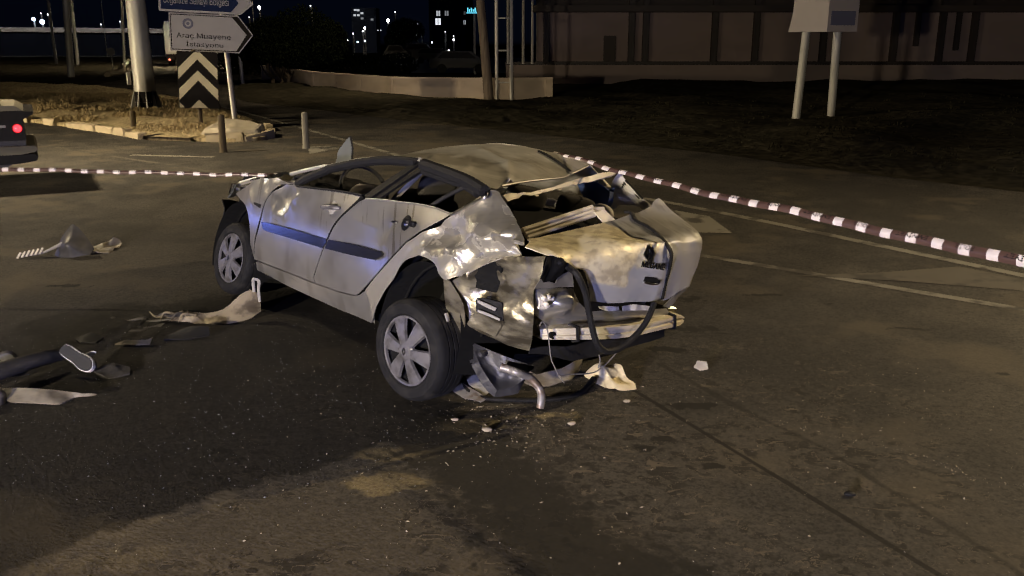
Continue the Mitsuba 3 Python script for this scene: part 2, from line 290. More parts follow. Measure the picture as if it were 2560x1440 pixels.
    'scrap_d': ("2051,720,888 1982,720,917 1982,700,947 1882,680,962", ""),
    'scrap_plate': ("3446,450,868 3318,450,892 3028,500,889 2900,500,911 2755,500,933 2646,500,961 2423,550,956 2389,620,906 2482,660,876 2724,660,855 2875,660,843", ""),
    'scrap_plate_b': ("2337,740,860 2307,720,890 2236,700,907 2225,660,946 2102,640,963 1929,720,914 1971,750,890 2140,770,857", ""),
}

def pts(name):
    return tuple(np.array([[float(x) for x in q.split(',')] for q in s.split()]).reshape(-1, 3) / 1000 for s in PTS[name])

# ---------------------------------------------------------------- materials
def rgb(*c): return {'type': 'rgb', 'value': list(map(float, c))}
def two(b): return {'type': 'twosided', 'bsdf': b}
def principled(col, rough=.5, metal=0.0, **k): return {'type': 'principled', 'base_color': col if isinstance(col, dict) else rgb(*col), 'roughness': rough, 'metallic': metal, **k}
def mat(name, b, bump=None, scale=1.0, eps=1e-3):
    if bump is not None: b = {'type': 'bumpmap', 'arbitrary': mikit.proc(bump, eps), 'scale': float(scale), 'bsdf': b}
    scene[name] = two(b) if b['type'] not in ('dielectric', 'thindielectric', 'principledthin') else b
    return name
fbm, noise, vor, sst, mix = mikit.fbm, mikit.noise, mikit.voronoi, mikit.smoothstep, mikit.mix
SILVER = (0.67, 0.655, 0.62)
# the wreck's frame: heading 128.7 degrees, nose 1.8 degrees down, leaning 14 degrees to its right
def frame(y, p, r):
    cy, sy, cp, sp, cr, sr = math.cos(y), math.sin(y), math.cos(p), math.sin(p), math.cos(r), math.sin(r)
    return np.array([[cy, -sy, 0], [sy, cy, 0], [0, 0, 1]]) @ np.array([[cp, 0, sp], [0, 1, 0], [-sp, 0, cp]]) @ np.array([[1, 0, 0], [0, cr, -sr], [0, sr, cr]])
CM, CT = frame(*np.radians([128.7, 1.8, 14.0])), np.array([.059, 5.198, -.077])
def to_car(p):
    q = [p.x - float(CT[0]), p.y - float(CT[1]), p.z - float(CT[2])]
    return [q[0] * float(CM[0, k]) + q[1] * float(CM[1, k]) + q[2] * float(CM[2, k]) for k in range(3)]

def paint_col(p, n, uv):
    x, y, z = to_car(p)
    dust = fbm(x * 3, y * 3, z * 3, 4)
    low = sst(.55, .2, z) * .25
    streak = sst(.62, .8, noise(x * 9 + 3, y * 9, z * 1.2)) * sst(.7, .3, z) * .25
    hair = sst(.80, .86, noise(x * 5 + z * 9, z * 120 - x * 22, y * 3)) * sst(.5, .62, fbm(x * 2.2 + 3, z * 2.6, 1, 3))
    rub = sst(.70, .78, noise(x * 46 - z * 20, z * 3.2 + x, 2)) * sst(.52, .62, fbm(x * 1.7 + 9, z * 2.2, 5, 3)) * .5
    return mix(SILVER, (.27, .24, .185), dr.clip(sst(.42, .8, dust) * .42 + low * dust * 1.6 + streak + hair * .6 + rub, 0, 1))
def scrape_amount(x, y, z, bias):
    a = fbm(x * 5 + 11, y * 5, z * 5, 4)
    s = noise(x * 4 + z * 3, y * 60 + x * 8, z * 60)
    return sst(.50 - bias, .56 - bias, a * .75 + s * .25)
def scuff_col(p, n, uv):
    """paint scraped down to dull grey filler with torn, paler rims"""
    x, y, z = to_car(p)
    wx = fbm(x * 9, y * 9, z * 9 + 4, 3) - .5
    a = fbm(x * 6 + 11 + wx, y * 6 + 2, z * 8 + wx * 2, 6) + sst(.74, 1.0, z) * .10 - sst(-.12, .08, x) * .35 - sst(.72, .6, z) * .22
    s = sst(.50, .512, a)
    rim = sst(.470, .488, a) * (1 - sst(.508, .52, a))
    scratch = sst(.62, .7, noise(x * 5 + z * 4, y * 5, z * 110 + x * 30)) * .5
    c = mix((.52, .49, .41), (.34, .315, .25), s * .8 + scratch * s * .2)
    return mix(c, (.78, .74, .62), rim * .5)
def roof_col(p, n, uv):
    x, y, z = to_car(p)
    a = fbm(x * 2.2 + 5, y * 2.6, 1.0, 5)
    st = noise(x * 3.5 + y * 2.5, y * 42 - x * 9, .5)
    st2 = noise(x * 22 + y * 12, y * 6, 2.5)
    dull = dr.clip(sst(.3, .56, a) * .75 + sst(.5, .8, st) * .35, 0, 1)
    c = mix((.74, .71, .64), (.40, .38, .33), dull)
    return mix(c, (.74, .70, .62), sst(.66, .80, st) * .45 + sst(.74, .86, st2) * .25)
def lid_col(p, n, uv):
    """silver lid with pale dry mud dragged over its left half and a darker deck with grey streaks"""
    x, y, z = to_car(p)
    e = fbm(y * 5 + 3, z * 5, x * 3, 5)
    mud = sst(-.02, .02, y - .19 + (z - .70) * .95 + (e - .5) * .34 - sst(.96, 1.04, z) * .25) * sst(.672, .692, z + (e - .5) * .06 + (y - .3) * .06)
    thick = fbm(y * 14, z * 16, x * 14, 4)
    deck = sst(-.80, -.70, x + (e - .5) * .2)
    st = noise(y * 60, x * 5 + y * 3, z * 20)
    c = mix((.44, .44, .45), (.17, .16, .145), dr.clip(deck * (.5 + .4 * e + sst(.5, .8, st) * .2), 0, 1))
    return mix(c, mix((.80, .72, .50), (.50, .43, .28), sst(.42, .66, thick)), mud * (.85 + .15 * thick))
mat('silver_paint', principled(mikit.proc(paint_col), .30, .84, clearcoat=1.0, clearcoat_gloss=.95))
mat('scuffed_paint', principled(mikit.proc(scuff_col), .33, .66, clearcoat=.3), bump=lambda p, n, uv: fbm(p.x * 60, p.y * 60, p.z * 60, 2), scale=.002)
mat('roof_paint', principled(mikit.proc(roof_col), .40, .5))
mat('lid_paint', principled(mikit.proc(lid_col), .52, .24), bump=lambda p, n, uv: fbm(p.x * 45, p.y * 45, p.z * 45, 3), scale=.003)
mat('bare_steel', principled((.42, .40, .36), .38, .7))
mat('grimy_paint', principled(mikit.proc(lambda p, n, uv: mix((.38, .345, .25), (.11, .095, .065), sst(.36, .66, fbm(p.x * 7, p.y * 7, p.z * 16, 5)))), .34, .72), bump=lambda p, n, uv: fbm(p.x * 40, p.y * 40, p.z * 40, 3), scale=.003)
mat('dirty_cream', principled(mikit.proc(lambda p, n, uv: mix((.25, .21, .14), (.10, .08, .055), sst(.42, .66, fbm(p.x * 11, p.y * 11, p.z * 11, 4)))), .6))
mat('primer', principled(mikit.proc(lambda p, n, uv: mix((.62, .56, .42), (.33, .28, .18), sst(.55, .75, fbm(p.x * 12, p.y * 12, p.z * 12, 4)) * .7)), .55))
mat('black_plastic', principled((.014, .014, .015), .6, specular=.2), bump=lambda p, n, uv: noise(p.x * 300, p.y * 300, p.z * 300), scale=.0006)
mat('gloss_black', principled((.006, .006, .007), .55, specular=.15))
mat('pale_trim', principled((.50, .48, .45), .6, specular=.3))
mat('dark_well', principled((.010, .010, .010), .9, specular=.1))
mat('grey_trim', principled((.30, .29, .27), .6, specular=.3))
mat('seat_cloth', principled(mikit.proc(lambda p, n, uv: mix((.035, .033, .030), (.06, .056, .05), noise(p.x * 220, p.y * 220, p.z * 220))), .95, specular=.1))
mat('pale_cloth', principled(mikit.proc(lambda p, n, uv: mix((.62, .58, .52), (.45, .41, .36), fbm(p.x * 14, p.y * 14, p.z * 14, 3))), .95, specular=.1))
mat('blue_cloth', principled((.03, .055, .16), .8))
mat('cream_cloth', principled(mikit.proc(lambda p, n, uv: mix((.80, .70, .46), (.62, .52, .32), fbm(p.x * 18, p.y * 18, p.z * 18, 3))), .95, specular=.1))
mat('rubber', principled(mikit.proc(lambda p, n, uv: mix((.009, .009, .010), (.020, .019, .018), sst(.45, .8, fbm(p.x * 14, p.y * 14, p.z * 14, 3)))), .75, specular=.25))
mat('hubcap_paint', principled(mikit.proc(lambda p, n, uv: mix((.17, .165, .175), (.09, .085, .08), sst(.40, .8, fbm(p.x * 20, p.y * 20, p.z * 20, 3)))), .38, .35))
mat('chrome', principled((.75, .74, .72), .14, 1.0))
mat('rusty_steel', principled(mikit.proc(lambda p, n, uv: mix((.34, .32, .30), (.20, .15, .11), sst(.45, .7, fbm(p.x * 25, p.y * 25, p.z * 25, 3)))), .5, .55))
mat('heat_shield', principled((.06, .06, .068), .5, .4), bump=lambda p, n, uv: fbm(p.x * 50, p.y * 50, p.z * 50, 2), scale=.004)
mat('red_lens', principled((.35, .012, .012), .15, clearcoat=.8))
mat('clear_glass', {'type': 'thindielectric', 'int_ior': 1.5})
mat('moulding', principled((.012, .012, .014), .22, specular=.7))
mat('frosted_glass', {'type': 'principledthin', 'base_color': rgb(.34, .36, .35), 'roughness': .35, 'diff_trans': .7, 'spec_trans': .45})
mat('white_plastic', principled((.72, .68, .60), .45))
mat('wire_sheath', principled((.16, .15, .14), .5))

# ---------------------------------------------------------------- the wrecked car
def W(p): return np.asarray(p, float) @ CM.T + CT
def wm(mesh):
    m = mesh.copy(); m.vertices = W(m.vertices); return m
def body(name, key, mat_, step=.02, thick=.003, dents=(), out=(0, 1, 0), parent=None, extra=(), smooth=40, label=None, **k):
    o, a = pts(key)
    if len(extra): a = np.vstack([a, extra]) if len(a) else np.asarray(extra, float)
    m = sheet(o, a, step, thick, dents, out, **k)
    return part(parent or car, name, wm(m), mat_, smooth=smooth, label=label)
def side_y(x, z): return np.where(z < .6, .875 - .5 * (.6 - z) ** 2, np.where(z < .95, .875 - .55 * (z - .6) ** 2, .8076 - (z - .95) * .5))
car = thing('wrecked_car', 'crushed silver saloon car leaning on the asphalt, roof caved in and rear lights torn off', 'car')

dent_door = [('b', (1.87, .85, .83), .165, -.060), ('r', (1.72, .83, .89), (1.64, .85, .82), .030, .011), ('r', (1.64, .85, .82), (1.73, .86, .76), .028, .010), ('r', (1.73, .86, .76), (1.63, .87, .72), .020, .010),
             ('r', (1.99, .86, .77), (1.87, .87, .72), .024, .013), ('r', (1.87, .87, .72), (1.78, .87, .66), -.022, .022), ('r', (1.95, .86, .74), (1.93, .87, .61), .016, .011), ('c', (1.70, .85, .80), .10, .016, 11, 5), ('c', (1.85, .86, .70), .12, .010, 7, 6), ('n', .005, 2.6, 3)]
fd = body('front_door', 'front_door', 'silver_paint', .016, .004, dent_door, smooth=20, label='front door with a deep dent by the mirror mount')
rd = body('rear_door', 'rear_door', 'silver_paint', .018, .004, [('d', (.44, .86, .73), .05, -.012), ('r', (.80, .86, .755), (.46, .86, .735), .008, .02), ('r', (.44, .86, .74), (.46, .87, .63), .012, .014), ('r', (.38, .86, .73), (.40, .87, .66), .008, .012), ('c', (.42, .86, .72), .09, .010, 12, 8), ('n', .005, 2.6, 4)], smooth=22)
body('fender', 'fender', 'silver_paint', .016, .004, [('c', (2.2, .84, .93), .16, .022, 9, 12), ('c', (1.95, .83, .92), .12, .02, 10, 13), ('r', (2.45, .86, .80), (2.30, .87, .70), .008, .02), ('n', .002, 3, 9)])
body('rocker', 'rocker', 'silver_paint', .02, .02, [('n', .003, 2, 8)])
q_d = [('c', (-.3, .86, .75), .5, 0.007, 15, 27), ('c', (-.15, .86, .75), .22, 0.051, 5.5, 21), ('c', (-.35, .85, .85), .28, 0.027, 7, 22), ('c', (.0, .87, .66), .12, 0.030, 10, 23), ('c', (-.36, .86, .66), .16, 0.034, 8, 24), ('c', (-.55, .80, .9), .25, 0.018, 9, 25),
       ('r', (-.33, .87, .68), (-.40, .87, .60), 0.031, .012), ('r', (-.10, .87, .73), (-.24, .87, .72), 0.035, .018), ('r', (-.24, .87, .72), (-.16, .86, .80), 0.027, .014), ('r', (-.21, .84, .86), (-.37, .84, .86), -0.027, .012), ('r', (-.30, .86, .80), (-.33, .87, .69), 0.025, .022),
       ('d', (-.05, .86, .77), .07, -.035), ('d', (-.27, .86, .77), .06, -.03), ('r', (.01, .87, .67), (-.08, .87, .73), 0.025, .012), ('r', (-.44, .84, .80), (-.78, .84, .84), 0.021, .015)]
body('quarter_panel', 'quarter', 'scuffed_paint', .010, .004, q_d, smooth=15, label='crumpled and scraped rear quarter panel with the pillar above')
body('arch_flap', 'arch_flap', 'grimy_paint', .012, .004, [('c', (-.33, .85, .4), .2, .006, 9, 33)])
body('lamp_pocket', 'tail_panel', 'grimy_paint', .0095, .004, [('d', (-.52, .80, .66), .09, -.03), ('d', (-.62, .75, .50), .06, .03), ('c', (-.6, .75, .6), .35, .016, 7, 41), ('c', (-.6, .75, .5), .4, .007, 16, 43), ('c', (-.62, .74, .74), .14, .012, 14, 42), ('r', (-.34, .85, .68), (-.46, .82, .55), .03, .02), ('r', (-.42, .84, .58), (-.60, .78, .55), .02, .02), ('r', (-.66, .72, .76), (-.70, .68, .42), .022, .014), ('r', (-.56, .78, .70), (-.60, .76, .62), -.02, .02), ('r', (-.70, .68, .56), (-.56, .77, .50), .016, .012), ('r', (-.50, .80, .74), (-.70, .72, .66), .014, .012), ('r', (-.74, .66, .40), (-.60, .74, .34), .014, .010)], smooth=15, label='torn sheet metal where the left rear lamp sat')
body('dark_recess', 'lamp_void', 'dark_well', .014, .012, [('c', (-.45, .8, .62), .2, .03, 9, 45), ('r', (-.36, .83, .62), (-.55, .78, .6), .02, .015)], smooth=20)  # dark sheet standing in for the shade inside the empty lamp recess
vf = body('air_vent', 'vent_frame', 'black_plastic', .014, .02, [('n', .004, 20, 3)])
for s in ('vent_slat_a', 'vent_slat_b'): body('slat', s, 'grey_trim', .012, .006, parent=vf)
body('air_box', 'air_box', 'grimy_paint', .012, .012, [('c', (-.55, .8, .37), .2, .014, 12, 46)], smooth=20)
body('rear_panel', 'rear_panel', 'silver_paint', .018, .004, [('c', (-.8, .6, .55), .18, .018, 8, 51), ('d', (-.8, .55, .6), .09, .03), ('r', (-.76, .5, .50), (-.76, -.3, .52), .012, .015)], out=(-1, 0, 0))
body('lamp_frame', 'frame_left', 'bare_steel', .012, .004, [('c', (-.84, .62, .68), .12, .014, 12, 53)], out=(-1, .3, 0), smooth=25)
ls = body('lamp_socket', 'lamp_socket', 'gloss_black', .012, .006, [('c', (-.86, .68, .74), .1, .03, 13, 55)], out=(-1, .3, 0), smooth=25)
part(ls, 'bulb', wm(lathe([(0, .0), (.02, .004), (.026, .02), (.018, .04), (0, .046)], (-.87, .665, .765), (-.93, .69, .77), 14)), 'gloss_black')
bh = body('bulb_holder', 'bulb_holder', 'white_plastic', .01, .012, [('c', (-.86, .7, .57), .08, .012, 25, 57)], out=(-1, .3, 0), smooth=25)
for c in ((-.875, .725, .585), (-.875, .695, .592), (-.875, .70, .555)): part(bh, 'bulb', wm(trimesh.creation.icosphere(2, .013).apply_translation(c)), 'white_plastic')

lid = body('boot_lid', 'lid', 'lid_paint', .0125, .005, [('r', (-.87, .30, .91), (-.86, -.10, .945), .010, .012), ('r', (-.86, -.10, .945), (-.76, -.55, .985), .014, .008), ('c', (-.84, .36, .88), .18, .016, 8, 61), ('c', (-.80, .02, .97), .12, .010, 11, 62), ('d', (-.70, -.02, .99), .09, -.02), ('r', (-.87, .25, .705), (-.85, -.5, .73), .004, .012), ('r', (-.68, .30, .98), (-.62, -.2, 1.02), .006, .02), ('r', (-.62, -.35, 1.06), (-.72, -.5, 1.04), .008, .02), ('n', .0025, 3, 65)], out=(-1, 0, .5), smooth=20, label='boot lid smeared with pale dried mud on its left half')
# badge, lettering and handle slot, laid on the lid where its metal is
lv = (meshkit.WRITTEN[scene[lid]['filename']][0] - CT) @ CM
lv = lv[lv[:, 0] < -.74]
def on_lid(mesh, y, z, off):
    """mesh drawn in its own xy plane -> onto the lid round (y, z)"""
    near = lv[np.argsort((lv[:, 1] - y) ** 2 + (lv[:, 2] - z) ** 2)[:160]]
    A = np.c_[near[:, 1:], np.ones(len(near))]; co = np.linalg.lstsq(A, near[:, 0], rcond=None)[0]
    x0 = np.percentile(near[:, 0] - A @ co, 8)
    n = np.array([-1, co[0], co[1]]); n /= np.linalg.norm(n)
    ex = np.array([0, -1, 0.]) - n * -n[1]; ex /= np.linalg.norm(ex); ey = np.cross(n, ex)
    return wm(placed(mesh, np.array([co @ [y, z, 1] + x0, y, z]) + n * off, ex, ey, n))
def rhomb(w, h): return Polygon([(-w, -h * .12), (-w * .1, h), (w * .1, h), (w, h * .12), (w * .1, -h), (-w * .1, -h)])
part(lid, 'badge', on_lid(extrude(rhomb(.040, .052).difference(rhomb(.020, .030)), .007), .062, .868, .005), 'chrome')
part(lid, 'badge_backing', on_lid(extrude(rhomb(.036, .048), .004), .062, .868, .004), 'gloss_black')
tx = meshkit.text_mesh('MEGANE', .030, .004, bold=True)
tx.vertices[:, 0] -= tx.bounds.mean(0)[0]; tx.vertices[:, 0] *= .175 / tx.extents[0]
part(lid, 'lettering', on_lid(tx, .018, .800, .006), 'gloss_black', smooth=False)
part(lid, 'handle_slot', on_lid(extrude(Polygon([(-.055, -.012), (.045, -.014), (.06, .004), (.03, .018), (-.055, .016)]), .003), .0, .735, .003), 'dark_well')
part(lid, 'handle_lip', on_lid(tube(np.array([[-.055, -.014, .004], [0, -.018, .008], [.05, -.012, .008], [.064, .006, .004]]), .006, 8, 12), .0, .735, .004), 'chrome')

roof = body('roof', 'roof', 'roof_paint', .014, .004, [('d', (.35, .40, 1.22), .22, -.015), ('r', (-.28, .56, 1.09), (.22, .22, 1.28), 0.033, .018), ('r', (.22, .22, 1.28), (.75, .10, 1.36), 0.021, .03), ('r', (.12, .62, 1.13), (.30, .40, 1.2), 0.021, .016), ('r', (.30, .40, 1.2), (.22, .22, 1.28), -0.018, .02), ('r', (.9, .3, 1.3), (.5, .56, 1.18), 0.018, .02), ('r', (.02, -.05, 1.3), (.22, .22, 1.28), 0.018, .02), ('r', (1.2, .4, 1.25), (.8, .2, 1.33), 0.012, .02), ('c', (.2, .3, 1.25), .35, .007, 6, 71), ('c', (.9, .45, 1.24), .3, .008, 8, 72), ('c', (-.1, .3, 1.2), .25, .007, 10, 73)], out=(0, 0, 1), smooth=20, label='caved in roof skin, dull and covered with scratches')
rf, _ = pts('roof')
edge = rf[2:11]
far = edge.copy(); far[:, 1] = np.minimum(far[:, 1] - .3, -.45) - .1; far[:, 2] = 1.16; far[:, 0] = np.clip(far[:, 0], -.1, 1.5)
part(car, 'roof_far_side', wm(sheet(np.vstack([edge + [0, 0, -.002], far[::-1]]), (), .035, .004, [('c', (.5, -.4, 1.25), .6, .02, 4, 75)], (0, -.5, 1))), 'roof_paint', smooth=40)
hd = body('roof_header', 'header', 'primer', .016, .012, [('n', .003, 12, 77)], out=(-1, 0, 0))
body('parcel_shelf', 'shelf', 'primer', .010, .008, out=(-.5, 0, 1), extra=())
o, _ = pts('shelf')
a0, a1, b0, b1 = o[0], o[3], o[-1], o[7]
for t, r_ in ((.10, .013), (.5, .011), (.92, .014)):
    part(car, 'shelf_rib', wm(tube(np.array([a0 + (b0 - a0) * t, (a0 + a1) / 2 + ((b0 + b1) - (a0 + a1)) / 2 * t, a1 + (b1 - a1) * t]) + [-.004, 0, .006], r_, 8, 10)), 'primer')
body('hinge_bracket', 'shelf_b', 'primer', .014, .006, [('c', (-.5, 0, 1.03), .1, .01, 12, 79)], out=(-.5, 0, 1))
pt = body('pillar_trim', 'pillar_trim', 'pale_trim', .018, .006, [('d', (-.05, -.6, 1.2), .12, .02)], out=(-1, .6, 0))
o, _ = pts('trim_slots')
for k in range(4): part(pt, 'slot', wm(tube(o[2 * k:2 * k + 2] + [-.004, .008, 0], .0065, 6)), 'dark_well')
body('rear_bolster', 'blue', 'blue_cloth', .02, .05, [('d', (.1, -.45, 1.2), .1, .05)], out=(-.7, .6, 0))

# window frames and pillars
def strip(name, key, r, m='black_plastic', flat=1.0, n=24, **k): return part(k.get('parent', car), name, wm(tube(pts(key)[0], r, 8, n, flat)), m)
body('pillar_cover', 'b_pillar', 'gloss_black', .016, .015)
body('pillar_cover', 'b_pillar_b', 'gloss_black', .016, .015)
strip('window_frame', 'front_rail', .030); strip('roof_rail', 'front_rail_top', .014, 'roof_paint')
strip('window_frame', 'rear_rail', .036); strip('window_frame', 'rear_rail_in', .020); strip('window_divider', 'divider', .012)
strip('window_seal', 'belt_front', .008); strip('window_seal', 'belt_rear', .006, 'bare_steel'); strip('window_trim', 'belt_quarter', .009, 'chrome')
body('side_moulding', 'mold_front', 'moulding', .014, .018, parent=fd); body('side_moulding', 'mold_rear', 'moulding', .014, .018, parent=rd)
body('fender_vent', 'fender_vent', 'black_plastic', .014, .006)
for door, (hx, hz), broken in ((fd, (1.105, .797), False), (rd, (.235, .803), True)):
    y = float(side_y(hx, hz))
    part(door, 'handle_cup', wm(lathe([(0, .004), (.036, .006), (.046, .001), (.048, -.004)], (hx, y - .004, hz), (hx, y + .05, hz + .012), 24)), 'gloss_black' if broken else 'grey_trim')
    if not broken:
        part(door, 'handle', wm(tube(np.array([[hx + .11, y, hz - .012], [hx + .07, y + .030, hz - .006], [hx - .05, y + .034, hz + .004], [hx - .105, y + .004, hz + .006]]), [.012, .016, .017, .013], 10, 16)), 'hubcap_paint')
    else:
        part(door, 'lock_stub', wm(box((hx - .085, y + .008, hz + .002), (.045, .03, .032), bevel=.006)), 'gloss_black')
        part(door, 'handle_stub', wm(lathe([(0, .02), (.014, .018), (.018, 0)], (hx - .015, y, hz - .002), (hx - .02, y + .05, hz), 14)), 'chrome')
        part(door, 'handle_stub', wm(box((hx + .115, y + .004, hz - .010), (.05, .014, .014), bevel=.004)), 'chrome')

# hidden shell: inner side, wheel houses, floor, bulkheads, far side, nose
def ringpts(cx, cz, r, a0, a1, n): return [(cx + r * math.cos(a), cz + r * math.sin(a)) for a in np.linspace(a0, a1, n)]
sp = [(2.95, .66), (2.95, .72), (2.3, .86), (-.1, .86), (-.42, .72), (-.42, .30)] + ringpts(-.02, .22, .39, math.radians(172), math.radians(5), 14) + [(.50, .22), (2.12, .22)] + ringpts(2.6, .27, .40, math.radians(184), math.radians(10), 12)
poly = Polygon(sp).buffer(0)
m = trimesh.creation.extrude_polygon(poly, .01, engine='earcut')
m.vertices = np.stack([m.vertices[:, 0], .69 + m.vertices[:, 2], m.vertices[:, 1]], 1); m.fix_normals()
part(car, 'inner_body_side', wm(m), 'dark_well', smooth=False)
def wheel_house(cx, cz, r):
    q = np.array(ringpts(cx, cz, r, math.radians(-20), math.radians(200), 24))
    V = np.vstack([np.c_[q[:, 0], np.full(24, y), q[:, 1]] for y in (.83, .45)] + [[[cx, .45, cz]]])
    F = [[i, i + 1, i + 25] for i in range(23)] + [[i, i + 25, i + 24] for i in range(23)] + [[24 + i, 25 + i, 48] for i in range(23)]
    return trimesh.Trimesh(V, F, process=False)
part(car, 'wheel_arch_liner', wm(wheel_house(-.02, .22, .40)), 'dark_well'); part(car, 'wheel_arch_liner', wm(wheel_house(2.6, .27, .41)), 'dark_well')
part(car, 'floor', wm(box((1.25, .10, .20), (3.0, 1.25, .05))), 'dark_well', smooth=False)
part(car, 'dashboard', wm(box((1.98, 0, .68), (.42, 1.36, .40), bevel=.08)), 'dark_well')
part(car, 'bulkhead', wm(box((-.30, .08, .62), (.06, 1.25, .42))), 'dark_well', smooth=False)
fs = [(3.25, .35), (3.25, .62), (2.6, .76), (1.7, .84), (-.1, .88), (-.30, .90), (-.32, .45), (-.2, .24)] + [(2.2, .22)]
far_side = np.array([[x, -.70 + .03 * math.sin(x * 5) + (.09 if x > 3 else 0) + (.08 if x < 0 else 0), z] for x, z in fs])
part(car, 'far_side_panel', wm(sheet(far_side, (), .05, .004, [('c', (1.2, -.7, .6), 1.2, .03, 4, 81)], (0, -1, 0), soft=False)), 'silver_paint')
for a in (.0, -.04): part(car, 'far_rail', wm(tube(np.array([[1.75, -.66 - a, .86], [1.35, -.62, 1.08], [.6, -.60, 1.19], [.0, -.60, 1.20], [-.25, -.62, 1.12]]), .03, 8, 24)), 'roof_paint')
hood_o = np.array([[1.72, .76, .90], [2.1, .78, .89], [2.5, .74, .85], [2.95, .70, .80], [3.25, .58, .73], [3.4, .2, .74], [3.4, -.2, .72], [3.22, -.58, .66], [2.4, -.68, .74], [1.75, -.66, .82], [1.66, 0, .90]])
part(car, 'bonnet', wm(sheet(hood_o, [[2.6, .3, .90], [2.2, .4, .93], [2.6, -.2, .86], [3.0, .2, .86]], .02, .004, [('c', (2.4, .3, .9), .9, .045, 5, 83), ('c', (2.2, .6, .9), .5, .03, 9, 84)], (0, 0, 1))), 'scuffed_paint', smooth=25, label='buckled bonnet folded into ridges')
part(car, 'cowl', wm(sheet(np.array([[1.60, .74, .90], [1.95, .70, .99], [2.15, .50, 1.02], [2.05, .2, 1.01], [1.75, .1, .97], [1.55, .4, .93]]), (), .014, .01, [('c', (1.85, .5, .95), .4, .05, 9, 85)], (0, 0, 1))), 'black_plastic', smooth=20)
nose = np.array([[2.98, .80, .60], [3.05, .80, .66], [3.25, .66, .66], [3.42, .2, .62], [3.42, -.4, .58], [3.40, -.4, .2], [3.42, .2, .2], [3.22, .68, .18], [3.02, .80, .2], [2.99, .80, .4]])
part(car, 'front_bumper', wm(sheet(nose, (), .03, .006, [('c', (3.2, .6, .5), .5, .03, 6, 86)], (1, .6, 0))), 'black_plastic', smooth=30)
hl = part(car, 'headlamp', wm(sheet(np.array([[2.93, .78, .735], [2.98, .74, .80], [3.18, .62, .80], [3.25, .58, .72], [3.1, .74, .68]]), (), .02, .01, (), (.6, 1, .4))), 'frosted_glass')
for t in (0, .33, .66): part(hl, 'rib', wm(tube(np.array([[2.95 + .2 * t, .785 - .12 * t, .725], [2.98 + .2 * t, .76 - .12 * t, .80]]), .010, 6)), 'chrome')
for k in range(9):
    a = np.array([1.9 + .12 * k + rng.normal() * .04, .62 - .05 * rng.random(), .91 - .004 * k])
    part(car, 'torn_strip', wm(tube(np.array([a, a + [.10, .03 * rng.normal(), .03], a + [.22, .06 * rng.normal(), .012 * rng.normal() + .02]]), [.012, .009, .003], 6, 8, 1.8)), ('black_plastic', 'scuffed_paint')[k % 2])

body('torn_plate', 'scrap_plate', 'black_plastic', .010, .006, [('c', tuple(pts('scrap_plate')[0].mean(0)), .6, .035, 9, 131)], out=(0, .6, 1), smooth=20)
body('torn_plate', 'scrap_plate_b', 'grimy_paint', .010, .006, [('c', tuple(pts('scrap_plate_b')[0].mean(0)), .5, .035, 11, 132)], out=(0, .6, 1), smooth=20)
for s_, m_ in (('a', 'scuffed_paint'), ('b', 'dark_well'), ('c', 'dark_well'), ('d', 'black_plastic')): strip('torn_edge', 'scrap_' + s_, .014, m_, 1.6, 24)

# cabin: seats, steering wheel, air bags
def pillow(c, s, rot=0.0, lean=0.0, p=3.0, seed=None, amp=.0):
    m = trimesh.creation.icosphere(4, 1.0); v = m.vertices
    n = (np.abs(v) ** p).sum(1) ** (1 / p); v = v / n[:, None]
    v = v * np.array(s) / 2
    if seed is not None: v = v + m.vertex_normals * (crumple(v, 9, seed)[:, None] * amp)
    m.vertices = v
    m.apply_transform(trimesh.transformations.euler_matrix(0, lean, rot)); m.apply_translation(c); return m
for y in (.36, -.36):
    s = part(car, 'front_seat', wm(pillow((.86, y, .70), (.15, .50, .62), 0, -.30, 5)), 'seat_cloth')
    part(s, 'headrest', wm(pillow((.70, y, 1.02), (.10, .26, .17), 0, -.2, 4)), 'seat_cloth')
    part(s, 'cushion', wm(pillow((1.12, y, .42), (.52, .50, .16), 0, -.08, 5)), 'seat_cloth')
rs = part(car, 'rear_seat', wm(pillow((.00, .0, .74), (.16, 1.25, .60), 0, -.32, 6)), 'seat_cloth')
for y in (.34, -.05): part(rs, 'headrest', wm(pillow((-.16, y, 1.06), (.09, .27, .13), 0, -.2, 4)), 'seat_cloth')
part(car, 'rear_deck', wm(sheet(np.array([[-.12, .62, .98], [-.12, -.45, 1.04], [-.42, -.2, 1.02], [-.44, .58, .86]]), (), .03, .01, (), (0, 0, 1))), 'dark_well')
th = np.linspace(0, 2 * np.pi, 33)
part(car, 'steering_wheel', wm(tube(np.stack([1.60 + .07 * np.sin(th), .36 + .19 * np.cos(th), .93 + .17 * np.sin(th)], 1), .015, 8)), 'black_plastic')
part(car, 'air_bag', wm(pillow((1.45, .42, .88), (.22, .26, .20), .4, 0, 2.6, 91, .02)), 'pale_cloth')
part(car, 'air_bag', wm(pillow((.42, -.45, .98), (.42, .10, .26), .1, 0, 2.6, 92, .02)), 'pale_cloth')
part(car, 'air_bag', wm(pillow((-.02, -.40, 1.0), (.2, .10, .22), .1, 0, 2.6, 93, .03)), 'pale_cloth')
part(car, 'seat_belt', wm(tube(np.array([[.46, .66, 1.10], [.62, .66, .98], [.74, .66, .88]]), .010, 6, 10, 2.2)), 'grey_trim')
body('windscreen_shard', 'frag', 'frosted_glass', .012, .006, [('c', (1.9, .4, 1.2), .2, .03, 12, 97)], out=(0, 1, 0), smooth=20)
part(car, 'shard_edge', wm(tube(pts('frag')[0][4:7] , .008, 6)), 'black_plastic')

